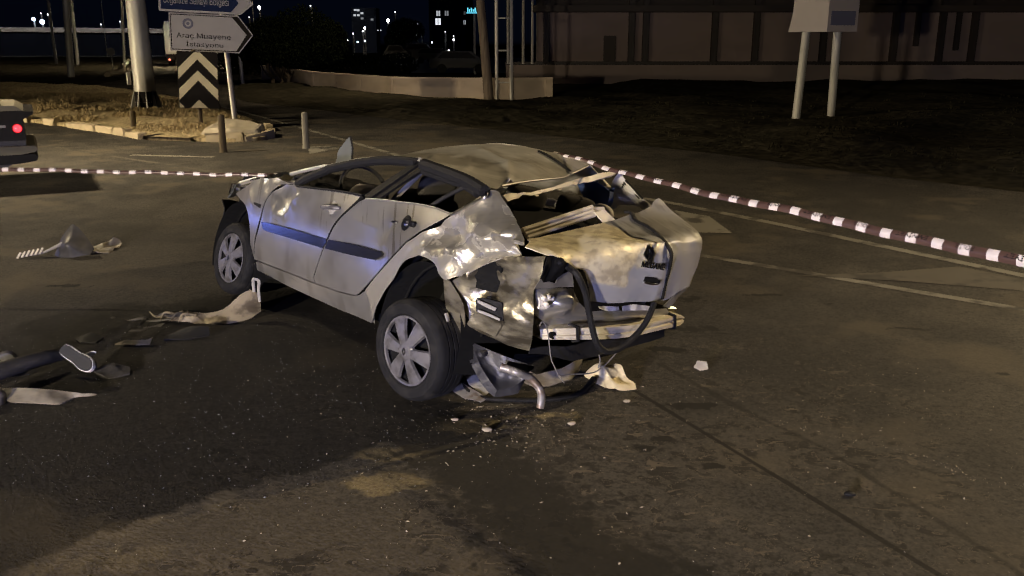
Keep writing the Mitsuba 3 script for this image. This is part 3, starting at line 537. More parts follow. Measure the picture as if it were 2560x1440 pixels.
strip('arch_strip', 'arch_strip', .009, 'grey_trim', 1.8)
part(car, 'door_gap', wm(tube(pts('door_gap')[0], [.016, .011, .008, .006, .005, .004], 8, 24)), 'dark_well')  # dark strip that draws in the shaded gap between the doors
strip('roof_edge', 'roof_edge', .007, 'bare_steel')
# hanging seals, straps, wires
strip('rubber_seal', 'seal', .017, 'rubber', n=60)
strip('strap_or_fold', 'strap_or_fold', .009, 'rubber', 1.9, 60); strip('strap_or_fold', 'roof_fold', .008, 'rubber', 1.9, 20)  # the roof one is a dark strip drawing a shaded fold in the skin
for w_ in 'abc': strip('loose_wire', 'wire_' + w_, .0035, 'wire_sheath', n=40)
# bumper beam: open channel bowed across the tail
t_, b_ = pts('beam_top')[0], pts('beam_bot')[0]
t_, b_ = spline(t_, 40), spline(b_, 40)
dep = np.array([.085, 0, .006])
V, F = [], []
ring = lambda i: [t_[i], t_[i] * .96 + b_[i] * .04 + [-.006, 0, 0], t_[i] * .72 + b_[i] * .28 + [-.006, 0, 0], t_[i] * .68 + b_[i] * .32 + [.004, 0, 0], t_[i] * .40 + b_[i] * .60 + [.004, 0, 0], t_[i] * .36 + b_[i] * .64 + [-.006, 0, 0], t_[i] * .04 + b_[i] * .96 + [-.006, 0, 0], b_[i], b_[i] + dep, b_[i] + dep * .95 + [0, 0, .006], b_[i] + [.01, 0, .008], t_[i] + [.01, 0, -.008], t_[i] + dep * .95 + [0, 0, -.006], t_[i] + dep]
R_ = [ring(i) for i in range(len(t_))]; k_ = len(R_[0])
V = np.array(R_).reshape(-1, 3)
for i in range(len(R_) - 1):
    for k in range(k_):
        q = (k + 1) % k_
        F += [[i * k_ + k, i * k_ + q, (i + 1) * k_ + q], [i * k_ + k, (i + 1) * k_ + q, (i + 1) * k_ + k]]
bm = trimesh.Trimesh(V, F, process=False); bm.fix_normals()
beam = part(car, 'bumper_beam', wm(bm), 'primer', smooth=35, label='bare cream bumper beam across the tail')
c_ = t_[3] * .4 + b_[3] * .6
part(beam, 'hole', wm(lathe([(0, .004), (.019, .004), (.019, -.01)], c_ + [-.003, 0, 0], c_ + [-.1, .02, 0], 20)), 'dark_well')
for i in (9, 34):
    part(beam, 'strap_or_fold', wm(tube(np.array([t_[i] + [.05, 0, .006], t_[i] + [-.010, 0, .002], b_[i] + [-.010, 0, 0], b_[i] + [.03, 0, -.004]]), .010, 6, None, 1.6)), 'rubber')
for i in (2, 37): part(beam, 'mount', wm(box((t_[i] + b_[i]) / 2 + [.16, 0, .02], (.18, .10, .09), bevel=.01)), 'grimy_paint')
body('valance', 'valance', 'black_plastic', .02, .006, [('c', (-.74, .2, .34), .6, .015, 6, 99)], out=(-1, 0, 0))
body('light_strip', 'trim_rear', 'white_plastic', .012, .008, [('c', (-.83, .2, .55), .2, .012, 18, 98)], out=(-1, 0, 0), smooth=20)
part(car, 'torn_bracket', wm(sheet(np.array([[-.80, .08, .548], [-.80, -.15, .565], [-.79, -.16, .585], [-.80, .0, .588], [-.80, .09, .572]]), (), .01, .006, [('c', (-.8, 0, .56), .2, .012, 20, 88)], (-1, 0, 0))), 'white_plastic', smooth=20)
body('corner_scrap', 'rear_right_corner', 'bare_steel', .014, .004, [('c', (-.75, -.45, .7), .2, .012, 14, 87)], out=(-1, -.4, 0), smooth=25)
# exhaust
pp = pts('pipe')[0]
part(car, 'tailpipe', wm(tube(pp, .021, 16, 40)), 'rusty_steel')
mu = pts('muffler')[0]
part(car, 'muffler', wm(sheet(np.array([[-.40, .74, .26], [-.48, .76, .20], [-.56, .74, .12], [-.62, .70, .06], [-.66, .62, .09], [-.68, .56, .15], [-.66, .56, .21], [-.58, .66, .23]]), [[-.56, .66, .10], [-.60, .64, .15], [-.50, .72, .16]], .014, .05, [('d', (-.63, .64, .13), .035, -.04), ('n', .006, 14, 5)], (-.5, 1, -.2))), 'heat_shield', smooth=40)
part(car, 'muffler_hanger', wm(lathe([(0, 0), (.016, .004), (.02, .03), (.012, .05), (0, .052)], (-.58, .78, .245), (-.60, .86, .225), 14)), 'heat_shield')
part(car, 'axle', wm(tube(np.array([[-.05, .75, .17], [-.1, .3, .24], [-.1, -.5, .22]]), .035, 10, 12)), 'dark_well')
part(car, 'fuel_tank', wm(box((.35, -.05, .15), (.7, 1.0, .16), bevel=.05)), 'dark_well')

# wheels
def wheel(name, centre, nrm, spin, label):
    w = part(car, name, *wheel_mesh_tyre(centre, nrm), label=label)
    ex = np.cross([0, 0, 1], nrm); ex /= np.linalg.norm(ex); ey = np.cross(nrm, ex)
    part(w, 'rim_dish', lathe([(0, -.05), (.16, -.05), (.195, -.02), (.205, .012), (.212, .014), (.214, .004)], centre, centre + nrm, 48), 'dark_well')
    part(w, 'rim_ring', lathe([(.186, -.004), (.190, .010), (.202, .013), (.207, .004)], centre, centre + nrm, 56), 'hubcap_paint')
    for k in range(6):
        a = spin + k * math.pi / 3
        n_ = 10
        V, F = [], []
        for i, r in enumerate(np.linspace(.052, .196, n_)):
            t = (r - .052) / .144
            half = (.030 + .026 * t ** 1.2) / 1.0
            hgt = .024 - .018 * t ** 2
            for s, dz in ((-1, -.016), (-.86, 0), (0, .005), (.86, 0), (1, -.016)):
                ang = a + s * half / r
                V.append(centre + ex * r * math.cos(ang) + ey * r * math.sin(ang) + nrm * (hgt + dz))
        for i in range(n_ - 1):
            for k2 in range(4): F.append([i * 5 + k2, i * 5 + k2 + 1, (i + 1) * 5 + k2 + 1, (i + 1) * 5 + k2])
        f = np.array(F); f = np.vstack([f[:, [0, 1, 2]], f[:, [0, 2, 3]]])
        part(w, 'spoke', trimesh.Trimesh(np.array(V), f, process=False), 'hubcap_paint', smooth=40)
    part(w, 'hub_disc', lathe([(0, .030), (.030, .030), (.050, .026), (.062, .018), (.064, .0)], centre, centre + nrm, 36), 'hubcap_paint')
    part(w, 'hub_badge', placed(extrude(rhomb(.016, .024).difference(rhomb(.007, .012)), .003), centre + nrm * .030, ex, ey, nrm), 'chrome', smooth=False)
def wheel_mesh_tyre(c, n):
    """carcass with four grooves in the tread"""
    pr = [(.205, .005), (.215, .018), (.240, .022), (.270, .016), (.287, .000), (.294, -.018)]
    for g in (-.05, -.085, -.12, -.155):
        pr += [(.297, g + .012), (.297, g + .004), (.289, g + .002), (.289, g - .003), (.297, g - .005)]
    pr += [(.294, -.178), (.284, -.195), (.25, -.21), (.19, -.20), (0, -.19)]
    return lathe(pr, c, c + n, 72), 'rubber'
def wheel_at(contact, normal):
    n = np.asarray(normal, float); n /= np.linalg.norm(n)
    up = np.array([0, 0, 1.]) - n * n[2]; up /= np.linalg.norm(up)
    return np.asarray(contact, float) + up * .312, n
def put_wheel(name, centre, normal, scale, spin, label):
    before = set(scene)
    n = np.array(normal); n /= np.linalg.norm(n)
    wheel(name, np.zeros(3), n, spin, label)
    for k in [k for k in scene if k not in before]:
        scene[k]['to_world'] = T().translate(list(centre)).scale(scale)
put_wheel('rear_wheel', (-.5553, 4.5521, .2965), (-.6852, -.7224, .093), .94, .95, 'rear wheel knocked out of line under the crushed arch')
put_wheel('front_wheel', (-2.1281, 6.6537, .3075), (-.6986, -.6703, .2505), .925, 1.57, 'front wheel standing straight in its arch')


# ---------------------------------------------------------------- materials of the place
STAINS_AND_SHADE = [(1.89, 6.71, .16, .03), (2.72, 5.86, .14, .03), (2.35, 6.46, .06, .03), (.62, 3.98, .06, .035), (.75, 4.07, .07, .04), (.92, 3.79, .05, .03), (1.3, 6.6, .16, .10), (1.2, 5.85, .22, .08), (1.0, 5.42, .14, .06), (.95, 4.5, .16, .05), (-3.57, 6.99, .18, .05), (2.88, 4.99, .05, .03)]  # ground stains; the blots right of the tail are its cast shadow, painted in
def line_d(p, pts_):
    d = mi.Float(1e9)
    for (ax, ay), (bx, by) in zip(pts_[:-1], pts_[1:]):
        dx, dy = bx - ax, by - ay
        t = dr.clip(((p.x - ax) * dx + (p.y - ay) * dy) / (dx * dx + dy * dy), 0, 1)
        d = dr.minimum(d, dr.square(p.x - ax - t * dx) + dr.square(p.y - ay - t * dy))
    return dr.sqrt(d)
def asphalt_col(p, n, uv):
    big = fbm(p.x * .55, p.y * .55, 0, 4)
    mid = fbm(p.x * 3.1 + 9, p.y * 3.1, 3, 4)
    fine = noise(p.x * 130, p.y * 130, 1)
    fine2 = noise(p.x * 55, p.y * 55, 8)
    c = mix((.030, .0275, .0245), (.058, .052, .043), sst(.32, .68, big * .6 + mid * .4))
    c = c * (.40 + .65 * fine + .55 * fine2)
    c = mix(c, mi.Color3f(.11, .09, .06), dr.clip(sst(.56, .78, fbm(p.x * 1.7 + 4, p.y * 1.7 + 2, 5, 5)) * .45 + sst(4.0, 3.0, p.y) * sst(.6, -.8, p.x) * .35 * (.5 + mid), 0, 1))               # dust
    near = sst(6.6, 4.4, p.y) * sst(-2.4, -.9, p.x) * sst(3.2, 1.6, p.x)
    curl = fbm(p.x * 21 + 4 * mid, p.y * 21 - 3 * mid, 2, 4)
    worm = 1 - dr.abs(2 * noise(p.x * 19 + 6 * curl, p.y * 19 + 5 * mid, 6) - 1)
    c = mix(c, mi.Color3f(.014, .012, .010), sst(.47, .66, curl) * sst(.44, .62, mid) * near * .7)                       # oil and rubber flecks
    c = mix(c, mi.Color3f(.12, .10, .075), sst(.86, .97, worm) * sst(.36, .56, mid) * sst(.4, .6, curl) * near * .9)
    for x, y, r, w in ((-.18, 4.27, .24, .8), (-.50, 3.62, .17, .45), (-.55, 3.93, .17, .35), (-1.5, 3.0, .25, .12), (.06, 4.36, .2, .6)):
        e = dr.sqrt(dr.square((p.x - x) / r) + dr.square((p.y - y) / (r * .45))) + (mid - .5) * 2.6 + (curl - .5) * 1.2
        c = mix(c, mi.Color3f(.36, .285, .14), sst(1.05, .45, e) * w * (.6 + .5 * fine))                                   # spilt sand
    for x, y, rx, ry in STAINS_AND_SHADE:
        e = dr.sqrt(dr.square((p.x - x) / rx) + dr.square((p.y - y) / ry)) + (curl - .5) * 2.4
        c = mix(c, mi.Color3f(.008, .007, .006), sst(1.1, .6, e) * .85)
    c = mix(c, mi.Color3f(.008, .007, .006), sst(.020, .010, line_d(p, [(.66, 4.78), (1.57, 2.90), (2.3, 1.4)]) + (mid - .5) * .012) * .85)     # straight dark line
    c = mix(c, mi.Color3f(.012, .011, .009), sst(.028, .008, line_d(p, [(.90, 5.16), (1.2, 4.5), (1.5, 3.98), (1.84, 3.01), (2.4, 1.4)]) + (mid - .5) * .03) * .55)
    c = mix(c, mi.Color3f(.012, .011, .009), sst(.42, .16, line_d(p, [(-.36, 4.15), (-.12, 3.75), (.16, 3.2), (.75, 2.2)]) + (curl - .5) * .45 + (mid - .5) * .2) * .85)
    # the car's shadow painted in, left of a dusty edge and by the front wheel
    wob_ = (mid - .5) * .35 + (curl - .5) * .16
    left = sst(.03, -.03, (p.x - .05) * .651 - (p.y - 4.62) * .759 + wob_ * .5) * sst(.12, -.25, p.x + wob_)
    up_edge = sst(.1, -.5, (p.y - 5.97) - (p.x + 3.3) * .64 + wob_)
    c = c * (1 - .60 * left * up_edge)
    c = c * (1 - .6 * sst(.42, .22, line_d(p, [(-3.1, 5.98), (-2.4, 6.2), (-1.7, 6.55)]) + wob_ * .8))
    c = mix(c, mi.Color3f(.13, .11, .075), sst(.07, .0, dr.abs((p.x - .05) * .651 - (p.y - 4.62) * .759 + wob_ * .5 - .05)) * sst(.48, .6, mid) * sst(-.2, -.5, p.x) * .7)
    return c
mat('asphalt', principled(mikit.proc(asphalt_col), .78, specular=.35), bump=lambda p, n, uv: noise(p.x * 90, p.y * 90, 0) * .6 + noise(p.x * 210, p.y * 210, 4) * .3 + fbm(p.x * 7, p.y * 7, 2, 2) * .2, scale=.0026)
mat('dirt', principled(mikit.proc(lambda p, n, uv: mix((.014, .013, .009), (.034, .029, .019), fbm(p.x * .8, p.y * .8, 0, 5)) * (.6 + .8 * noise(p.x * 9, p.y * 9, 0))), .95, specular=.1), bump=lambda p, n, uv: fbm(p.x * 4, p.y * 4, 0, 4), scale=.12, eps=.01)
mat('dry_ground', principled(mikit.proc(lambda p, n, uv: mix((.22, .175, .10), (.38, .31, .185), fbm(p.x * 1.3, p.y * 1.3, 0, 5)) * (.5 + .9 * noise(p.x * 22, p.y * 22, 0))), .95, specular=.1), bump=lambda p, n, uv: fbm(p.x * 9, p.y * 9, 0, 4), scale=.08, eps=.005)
mat('dry_grass', principled((.30, .235, .13), .9, specular=.1))
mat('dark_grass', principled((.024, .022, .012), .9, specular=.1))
mat('road_paint', principled(mikit.proc(lambda p, n, uv: mix((.17, .16, .135), (.055, .05, .043), sst(.44, .72, fbm(p.x * 6, p.y * 6, 0, 5)))), .7))
mat('worn_paint', principled(mikit.proc(lambda p, n, uv: mix((.075, .067, .054), (.042, .038, .032), sst(.40, .62, fbm(p.x * 4, p.y * 4, 3, 5)))), .75))
mat('concrete', principled(mikit.proc(lambda p, n, uv: mix((.46, .38, .29), (.26, .21, .16), fbm(p.x * 1.5, p.y * 1.5, p.z * 2.5, 5))), .85, specular=.2))
mat('kerb_concrete', principled(mikit.proc(lambda p, n, uv: mix((.42, .36, .25), (.22, .18, .12), fbm(p.x * 4, p.y * 4, p.z * 6, 4))), .85, specular=.2), bump=lambda p, n, uv: fbm(p.x * 30, p.y * 30, p.z * 30, 3), scale=.01)
mat('stone', principled(mikit.proc(lambda p, n, uv: mix((.40, .36, .28), (.20, .17, .12), fbm(p.x * 3, p.y * 3, p.z * 4, 5))), .85, specular=.2))
mat('galvanised', principled(mikit.proc(lambda p, n, uv: mix((.46, .45, .42), (.34, .33, .30), fbm(p.x * 3, p.y * 3, p.z * 1.2, 4))), .5, .25))
mat('wood', principled(mikit.proc(lambda p, n, uv: mix((.16, .125, .09), (.08, .06, .045), noise(p.x * 30, p.y * 30, p.z * 2))), .85))
mat('bollard_paint', principled((.07, .055, .035), .8, specular=.1)); mat('bollard_grey', principled((.15, .14, .115), .8, specular=.1))
mat('sign_white', principled((.25, .245, .28), .7, specular=.2)); mat('sign_blue', principled((.008, .014, .05), .8, specular=.08)); mat('sign_black', principled((.010, .009, .009), .85, specular=.08)); mat('sign_cream', principled((.42, .38, .27), .7, specular=.2))
mat('sign_back', principled((.2, .2, .2), .5)); mat('seal_ring', principled((.05, .05, .10), .5))
mat('bark', principled((.055, .04, .028), .9)); mat('leaf', {'type': 'principledthin', 'base_color': rgb(.010, .013, .007), 'roughness': .7, 'diff_trans': .3})
mat('panel_wall', principled(mikit.proc(lambda p, n, uv: mix((.21, .16, .15), (.15, .115, .105), fbm(p.x * .4, p.z * 1.2, 0, 4))), .8))
mat('plinth', principled((.19, .15, .135), .85)); mat('steel_dark', principled((.022, .016, .014), .6)); mat('eave', principled((.03, .022, .018), .7))
mat('totem_white', principled((.21, .185, .175), .5)); mat('totem_grey', principled((.07, .07, .10), .5))
mat('car_white', principled((.62, .62, .62), .25, .1, clearcoat=.8)); mat('car_beige', principled((.030, .026, .021), .45, .1, clearcoat=.2)); mat('car_grey', principled((.035, .035, .035), .6))
mat('car_dark', principled((.010, .009, .009), .55, specular=.15))
mat('tape_white', principled((.70, .64, .60), .35, specular=.6)); mat('tape_red', principled((.085, .050, .040), .3, specular=.6))
mat('far_dark', principled((.006, .0065, .009), .95, specular=.05)); mat('tower_wall', principled((.10, .11, .14), .9)); mat('lot_ground', principled((.10, .11, .13), .9))
mat('crystal', principled((.26, .27, .27), .12, specular=.9, clearcoat=1.0)); mat('sand_crumb', principled((.36, .31, .23), .7))
mat('worn_plastic', principled(mikit.proc(lambda p, n, uv: mix((.24, .215, .17), (.10, .085, .062), sst(.35, .7, fbm(p.x * 8, p.y * 14, p.z * 9, 5)))), .5)); mat('dark_plastic', principled(mikit.proc(lambda p, n, uv: mix((.07, .066, .062), (.025, .023, .021), fbm(p.x * 15, p.y * 15, p.z * 15, 3))), .5))
mat('shoe_rubber', principled((.02, .02, .022), .6)); mat('shoe_white', principled((.72, .71, .68), .6))
mat('lamp_housing', principled((.12, .12, .12), .5))

# ---------------------------------------------------------------- ground, road, verge, markings
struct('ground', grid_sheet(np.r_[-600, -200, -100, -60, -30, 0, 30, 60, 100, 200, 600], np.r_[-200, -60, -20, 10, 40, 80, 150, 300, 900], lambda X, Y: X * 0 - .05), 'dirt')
def flat(poly2, z): return (lambda m: (m.apply_translation([0, 0, z]), m)[1])(trimesh.Trimesh(*(lambda v, f: (np.c_[v, np.zeros(len(v))], f))(*trimesh.creation.triangulate_polygon(Polygon(poly2).buffer(0), engine='earcut')), process=False))
VERGE = [(-10.5, 34), (-8.8, 30.5), (-5.6, 26.8), (-2.85, 23.2), (1.24, 18.7), (3.67, 15.9), (5.41, 13.2), (6.72, 11.7), (10, 8.2), (14, 3), (18, -4)]
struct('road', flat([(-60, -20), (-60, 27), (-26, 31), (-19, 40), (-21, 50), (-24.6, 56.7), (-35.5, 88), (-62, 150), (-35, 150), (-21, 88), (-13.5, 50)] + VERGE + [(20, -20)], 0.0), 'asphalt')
def verge_z(X, Y):
    P = np.stack([X, Y, X * 0], -1)
    return meshkit.fbm(P * .22, 4, 5) * .5 - .25
gx = np.linspace(0, 1, 90); vl = np.array(VERGE)
B = np.array([(-13.2, 47), (-9, 40), (-4, 33.5), (1.4, 33.5), (6, 45), (16, 45.6), (30, 45.6), (45, 40), (60, 30), (70, 20), (75, 5)])
us = np.linspace(0, len(vl) - 1, 120)
near_ = np.stack([np.interp(us, range(len(vl)), vl[:, k]) for k in (0, 1)], 1); far_ = np.stack([np.interp(us, range(len(B)), B[:, k]) for k in (0, 1)], 1)
ts = np.linspace(0, 1, 70) ** 1.5
V = np.array([[*(near_[i] * (1 - t) + far_[i] * t), 0] for t in ts for i in range(120)])
rise = np.repeat(ts, 120)
V[:, 2] = -.02 + np.clip(rise * 8, 0, 1) * (.05 + (meshkit.fbm(V * .45, 4, 5) - .5) * .45) + rise * .10
i = (np.arange(69)[:, None] * 120 + np.arange(119)[None]).ravel()
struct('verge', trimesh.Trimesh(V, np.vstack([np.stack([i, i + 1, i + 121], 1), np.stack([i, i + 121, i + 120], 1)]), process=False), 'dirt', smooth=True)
def stroke(line, w, z=.004):
    return flat(list(shapely.LineString(line).buffer(w / 2, cap_style='flat').exterior.coords)[:-1], z)
for line, w, m in (([(-9.16, 28.54), (-7.82, 26.31), (-5.15, 21.5), (-3.39, 18.31), (-1.94, 15.63), (.2, 12.9), (1.99, 10.81), (2.88, 9.51), (3.54, 8.46), (4.29, 7.3), (6.5, 3.8)], .13, 'road_paint'),
                   ([(1.2, 8.5), (1.75, 8.04), (2.46, 7.44), (3.19, 6.78), (3.74, 6.31), (5.4, 4.7)], .11, 'road_paint'), ([(-6.65, 15.75), (-5.11, 15.46)], .16, 'road_paint'),
                   ([(-9.29, 17.63), (-6.65, 15.35), (-5.52, 14.46), (-4.46, 13.54), (-3.79, 12.87), (-2.6, 11.7)], .10, 'worn_paint')):
    struct('road_marking', stroke(line, w), m)
struct('road_marking', flat([(1.86, 10.4), (2.22, 9.98), (2.26, 9.05), (1.70, 9.12)], .004), 'road_paint')
struct('road_marking', flat([(2.38, 7.30), (3.10, 7.40), (3.9, 7.62), (4.7, 6.5), (3.95, 6.85), (3.2, 7.12)], .005), 'worn_paint')
struct('road_marking', flat([(-3.85, 17.07), (-3.27, 17.28), (-3.21, 16.67), (-3.57, 15.93)], .004), 'road_paint')

# ---------------------------------------------------------------- traffic island: dry grass, kerbstones, boulder
ISL = [(-30, 27.5), (-22, 25.8), (-13.2, 23.5), (-11.3, 22.05), (-9.86, 20.78), (-8.52, 19.56), (-7.35, 18.31), (-6.4, 18.05), (-5.5, 17.85), (-5.0, 18.2), (-4.95, 18.9), (-5.6, 20.8), (-6.7, 23.2), (-8.9, 27.6), (-12.1, 32.8), (-16.2, 38.5), (-21, 42.2), (-30, 44)]
ip = Polygon(ISL).buffer(0)
def isl_z(X, Y):
    d = np.array([ip.exterior.distance(shapely.Point(a, b)) for a, b in zip(X.ravel(), Y.ravel())]).reshape(X.shape)
    P = np.stack([X, Y, X * 0], -1)
    return .07 + np.clip(d / 1.2, 0, 1) * (.05 + .30 * (meshkit.fbm(P * .8, 4, 9) - .35))
o3 = np.array([[x, y, 0] for x, y in ISL])
m = sheet(o3, (), .42, .25, (), (0, 0, 1), soft=False, linear=True)
top = m.vertices[:len(m.vertices) // 2]; z_ = isl_z(top[:, 0], top[:, 1]); m.vertices[:len(top), 2] = z_; m.vertices[len(top):, 2] = -.1
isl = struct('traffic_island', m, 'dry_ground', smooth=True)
edge_l = shapely.LineString(ISL[2:12]); L_ = edge_l.length; s_ = 0.0; kr = np.random.default_rng(5)
while s_ < L_ - .5:
    ln = .62 + kr.random() * .3
    a, b = np.array(edge_l.interpolate(s_).coords[0]), np.array(edge_l.interpolate(min(s_ + ln, L_)).coords[0])
    dd = b - a; ang = math.atan2(dd[1], dd[0])
    if kr.random() > .16:
        k_m = box((0, 0, 0), (ln - .05, .17, .19), bevel=.02); k_m.vertices += kr.normal(size=k_m.vertices.shape) * .012
        k_m.apply_transform(trimesh.transformations.euler_matrix(kr.normal() * .06, kr.normal() * .03, ang)); k_m.apply_translation([*(a + b) / 2, .05 + kr.normal() * .012])
        part(isl, 'kerbstone', k_m, 'kerb_concrete', smooth=False)
    s_ += ln
def grass(n, area, zf, hgt, seed):
    r = np.random.default_rng(seed); x0, y0, x1, y1 = area.bounds
    q = np.stack([r.uniform(x0, x1, n * 8), r.uniform(y0, y1, n * 8)], 1)
    ok = shapely.contains_xy(area, q[:, 0], q[:, 1]) & (meshkit.fbm(np.c_[q * .9, np.full(len(q), 2.)], 3, 4) > .46)
    q = q[ok][:n]; z = zf(q[:, 0], q[:, 1])
    k = 6; q = np.repeat(np.c_[q, z], k, 0); m = len(q)
    a = r.uniform(0, 6.28, m); h = hgt * r.uniform(.35, 1.1, m); l = r.uniform(.3, 1.1, m) * h
    dv = np.stack([np.cos(a), np.sin(a), a * 0], 1); s = np.stack([-dv[:, 1], dv[:, 0], a * 0], 1) * .011; up = np.array([0, 0, 1.])
    b = q + np.c_[r.normal(size=(m, 2)) * .08, np.full(m, -.02)]
    mid = b + dv * (l * .4)[:, None] + up * (h * .7)[:, None]
    V = np.stack([b - s, b + s, mid + s * .7, mid - s * .7, b + dv * l[:, None] + up * h[:, None]], 1).reshape(-1, 3); i = 5 * np.arange(m)
    return trimesh.Trimesh(V, np.vstack([np.stack([i, i + 1, i + 2], 1), np.stack([i, i + 2, i + 3], 1), np.stack([i + 3, i + 2, i + 4], 1)]), process=False)
ga = Polygon([(-17, 24.9), (-13, 23.8), (-9.7, 21.1), (-7.2, 18.7), (-5.6, 18.3), (-5.4, 19.2), (-7, 22.8), (-9.2, 27.2), (-12.6, 31.5), (-19, 33)])
struct('dry_grass_tufts', grass(2600, ga, isl_z, .13, 3), 'dry_grass', kind='stuff', label='dry yellow grass on the traffic island')
labels['dry_grass_tufts']['category'] = 'grass'
va = Polygon([(1.6, 19.5), (4, 16.6), (6, 13.6), (14, 9), (22, 20), (22, 36), (-3, 29), (-6, 28)])
ray_v = trimesh.Trimesh(V * 1.0, scene and np.zeros((0, 3), int), process=False)
from scipy.interpolate import griddata
vz = lambda X, Y: griddata(V[:, :2], V[:, 2], (X, Y), method='nearest')
struct('verge_grass', grass(700, va, vz, .08, 8), 'dark_grass', kind='stuff', label='low dark grass on the verge'); labels['verge_grass']['category'] = 'grass'
rock_o = np.array([[-6.35, 18.35], [-5.6, 17.98], [-5.05, 18.25], [-5.0, 18.75], [-5.5, 19.3], [-6.2, 19.2]])
hull = trimesh.convex.convex_hull(np.vstack([np.c_[rock_o, np.full(6, -.02)], np.c_[(rock_o - rock_o.mean(0)) * .78 + rock_o.mean(0), np.array([.26, .24, .22, .25, .34, .36])]]))
hull = hull.subdivide().subdivide().subdivide(); hull.vertices += hull.vertex_normals * ((meshkit.fbm(hull.vertices * 3.2, 4, 2) - .5) * .16)[:, None]
single('boulder', 'flat pale slab of broken concrete at the tip of the traffic island', 'rock', hull, 'stone', smooth=35)
for x, y, h, m_, lab in ((-8.31, 20.01, .44, 'bollard_paint', 'short brown stump of a post on the island left of the chevron board'), (-5.16, 16.17, .64, 'bollard_paint', 'brown marker post on the road below the direction signs'), (-3.82, 16.80, .64, 'bollard_grey', 'grey marker post standing apart behind the wrecked car')):
    single('marker_post', lab, 'post', lathe([(0, h + .03), (.045, h + .02), (.06, h - .01), (.062, .05), (.07, .03), (.075, -.02)], (x, y, 0), (x + .01, y, 1), 16), m_)

single('tape_post', 'thin post holding the end of the barrier tape at the right, outside the picture', 'post', tube(np.array([[4.22, -.44, -.02], [4.22, -.44, 1.1]]), .025, 10), 'galvanised')
# ---------------------------------------------------------------- signs
def facing(x, y, yaw=0.0):
    """axes of a board at (x, y) that faces the camera, turned by yaw"""
    n = np.array([-x, -y, 0.]); n /= np.linalg.norm(n)
    c, s = math.cos(yaw), math.sin(yaw); n = np.array([n[0] * c - n[1] * s, n[0] * s + n[1] * c, 0])
    ex = np.cross([0, 0, 1.], n)
    return ex, np.array([0, 0, 1.]), n
def word(parent, text, origin, ex, ey, n, h, width, m_, name='lettering', bold=False):
    t = meshkit.text_mesh(text, h, .004, bold=bold); t.vertices[:, 0] -= t.bounds[0, 0]
    t.vertices[:, 0] *= width / t.bounds[1, 0]
    part(parent, name, placed(t, origin, ex, ey, n), m_, smooth=False)
SX, SY = -6.80, 21.05
ex, ey, n_ = facing(SX, SY, -.12); tilt = .045
ex, ey = ex * math.cos(tilt) - ey * math.sin(tilt), ey * math.cos(tilt) + ex * math.sin(tilt)
g1 = 'direction signs on one post'
sb = thing('direction_sign', 'blue arrow sign with pale lettering, topmost on the post', 'road sign', g1); del labels[sb]['group']
def arrow(w, h, tip): return Polygon([(0, 0), (w, 0), (w + tip, h / 2), (w, h), (0, h)])
def sign_at(u, v): return np.array([SX, SY, 2.1]) + ex * u + ey * v
o = sign_at(-1.03, .46)
part(sb, 'board', plate(arrow(1.70, .44, .26).buffer(.03), o, ex, ey, .02), 'sign_white', smooth=False)
part(sb, 'field', plate(Polygon([(.03, .03), (1.50, .03), (1.66, .22), (1.50, .41), (.03, .41)]).buffer(.012), o + n_ * .022, ex, ey, .004), 'sign_blue', smooth=False)
word(sb, 'Organize Sanayi Bölgesi', o + n_ * .027 + ex * .07 + ey * .15, ex, ey, n_, .15, 1.40, 'sign_white')
sw = thing('direction_sign', 'white arrow sign with black lettering below the blue one', 'road sign')
o = sign_at(-.84, -.39)
part(sw, 'board', plate(arrow(1.46, .78, .30).buffer(.02), o, ex, ey, .02), 'sign_white', smooth=False)
ar = arrow(1.46, .78, .30)
part(sw, 'border', plate(ar.buffer(-.006).difference(ar.buffer(-.024)), o + n_ * .021, ex, ey, .003), 'sign_black', smooth=False)
part(sw, 'arrow_edge', plate(Polygon([(1.40, .02), (1.46, .02), (1.745, .39), (1.46, .76), (1.33, .76), (1.64, .39)]), o + n_ * .022, ex, ey, .003), 'sign_black', smooth=False)
word(sw, 'Araç Muayene', o + n_ * .022 + ex * .13 + ey * .27, ex, ey, n_, .105, 1.16, 'sign_black')
word(sw, 'İstasyonu', o + n_ * .022 + ex * .32 + ey * .09, ex, ey, n_, .095, .80, 'sign_black')
part(sw, 'seal', placed(extrude(shapely.Point(0, 0).buffer(.115).difference(shapely.Point(0, 0).buffer(.066)), .003), o + n_ * .022 + ex * .38 + ey * .58, ex, ey, n_), 'seal_ring', smooth=False)
part(sw, 'seal_dot', placed(extrude(shapely.Point(0, 0).buffer(.035), .003), o + n_ * .022 + ex * .38 + ey * .58, ex, ey, n_), 'seal_ring', smooth=False)
single('sign_post', 'slim grey post carrying the two arrow signs', 'post', tube(np.array([[-6.46, 21.30, -.02], [-6.53, 21.30, 1.7], [-6.58, 21.30, 3.0]]), .062, 14, 8), 'galvanised')
single('sign_post', 'grey post at the right end of the arrow signs', 'post', tube(np.array([[-12.55, 43.0, -.02], [-12.65, 43.0, 4.4]]), .085, 10), 'galvanised')
CX, CY = -6.79, 19.90
ex2, ey2, n2 = facing(CX, CY, -.05); ex2, ey2 = ex2 * math.cos(.04) - ey2 * math.sin(.04), ey2 * math.cos(.04) + ex2 * math.sin(.04)
ch = thing('chevron_board', 'black and cream chevron board pointing up on the island', 'road sign')
o = np.array([CX, CY, .53]) - ex2 * .40
part(ch, 'board', plate(Polygon([(0, 0), (.80, 0), (.80, 1.17), (0, 1.17)]).buffer(.012), o, ex2, ey2, .02), 'sign_black', smooth=False)
